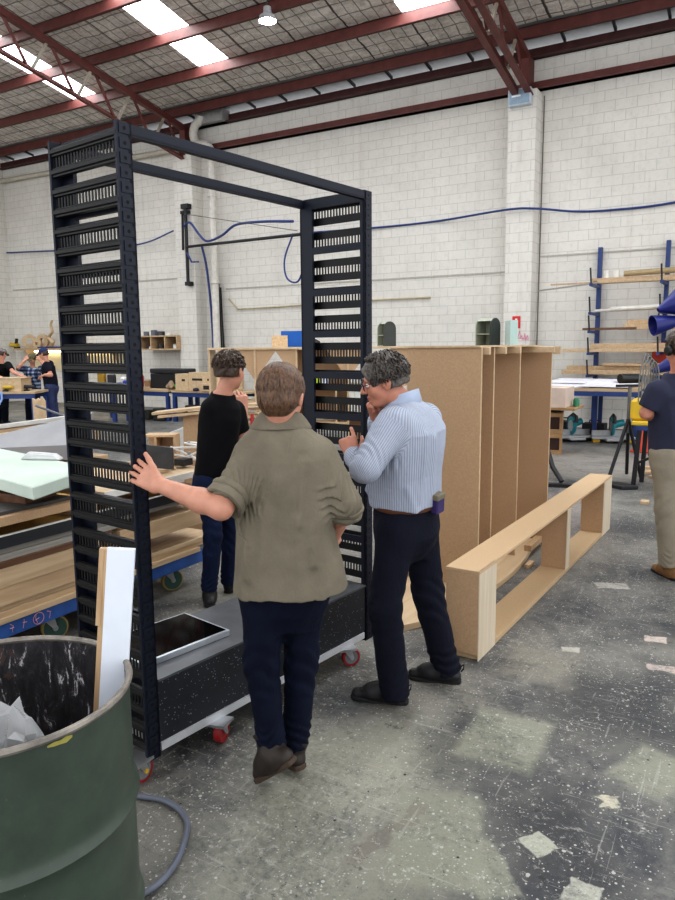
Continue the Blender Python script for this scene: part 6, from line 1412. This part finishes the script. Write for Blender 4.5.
# --- three people at the far bench
def far_person(key, label, bfaz, haz, top, bottom, cap, h=.011, sleeve=.7, crossed=None):
    j = J[key]; bf = azv(bfaz); hax = frame(azv(haz), R(22))
    for q in 'LR':
        j['an'+q][2] = .09; j['he'+q] = j['an'+q]*np.array((1,1,0)) - unit(bf)*.05; j['to'+q] = j['he'+q] + unit(bf)*.26
        if 'hn'+q not in j: j['hn'+q] = j['wr'+q] + unit(j['wr'+q]-j['el'+q])*.09
    t = thing('person', label, 'person', (j['pel'][0], j['pel'][1], 0))
    hd = {q: dict(dirv=j['hn'+q]-j['wr'+q], dorsal=(.1,-.2,1) if key != 'G' else bf, curl=((15,25,20),)*4) for q in 'LR'}
    b, P, A3, L = body_mesh(t, j, bf, hax, skin, .008, hd['L'], hd['R'])
    face_bits(b, P, lipm, [eyew, iris], hair_dark, 1, hax)
    hair_part(t, P, hax, hair_dark, .009, .012, -.05, .02)
    rt, fw, u = A3; o = j['pel']; s = Sdf()
    s.stack(o, A3, [(-.06,0,0,.18,.13),(.2,0,0,.18,.135),(L*.75,0,0,.195,.125),(L*.9,0,0,.16,.09),(L,0,0,.075,.066)], .02, 2.3)
    for q in 'LR':
        e = j['sh'+q]+(j['el'+q]-j['sh'+q])*sleeve; s.cone(j['sh'+q], e, .08, .07, .03, cutb=True)
    s.disp = crinkle(.004, 26, 7)
    build_sdf(s, 'shirt', top, t, h, 1)
    trousers(t, j, A3, bottom, 'trousers', h, .1, .08, .07, (.175,.13), .0, .0, 3)
    for q in 'LR': shoe(t, j['an'+q], j['he'+q], j['to'+q], [leather_bk, sole_bk], 'boot', .06, .048, .01)
    s = Sdf(); s.ell(P(0,-.012,.045), (.094,.115,.088), hax, .01); s.plane(P(0,0,.03), -np.array(hax[2]), P(0,0,0)-.3, P(0,0,0)+.3)
    c = build_sdf(s, 'cap', cap, t, .009, 1)
    m = MB(); pts = [P(.082*math.cos(a), .09+.075*math.sin(a), .035-.018*math.sin(a)) for a in np.linspace(0, math.pi, 12)]
    m.prism(pts, np.array(hax[2])*.008); m.build('brim', cap, c)
    return t
khaki_man(); striped_man(); black_man(); machine_man()
capg = cloth('grey_cap', rgb(128,122,122), .15); capo = cloth('olive_cap', rgb(96,92,72), .2); capn = cloth('navy_cap', rgb(44,54,92), .15)
far_person('E', 'person in grey cap and black t-shirt leaning over the far left bench', -10, -5, black_t, navyt, capg)
far_person('G', 'person in plaid shirt and olive cap holding both hands to their head', 150, 150, plaid_m, navyt, capo, sleeve=1.0)
far_person('K', 'person in navy t-shirt and navy cap at end of far bench, facing left', -115, -115, navyt, cloth('blue_work_trousers', rgb(58,66,98), .2), capn)
sc = bpy.context.scene
w = bpy.data.worlds.new('daylight'); sc.world = w; w.use_nodes = True
bg = w.node_tree.nodes['Background']; bg.inputs[0].default_value = (.95,.97,1,1); bg.inputs[1].default_value = 1.15
sc.view_settings.view_transform = 'Standard'; sc.view_settings.look = 'Medium High Contrast'; sc.view_settings.exposure = .6
sc.cycles.use_denoising = True; sc.cycles.max_bounces = 6; sc.cycles.sample_clamp_indirect = 6
# ------------------------------------------------------------------ camera
cam = bpy.data.cameras.new('camera'); co = bpy.data.objects.new('camera', cam); COL.objects.link(co)
cam.sensor_fit = 'VERTICAL'; cam.sensor_height = 36; cam.sensor_width = 27; cam.lens = 28.6; cam.clip_start = .05; cam.clip_end = 200
th, ro, yw = R(8.25), R(-.5), R(30.3)
co.matrix_world = Matrix.Translation((0,0,1.72)) @ Matrix.Rotation(yw, 4, 'Z') @ Matrix.Rotation(math.pi/2 - th, 4, 'X') @ Matrix.Rotation(ro, 4, 'Z')
bpy.context.scene.camera = co
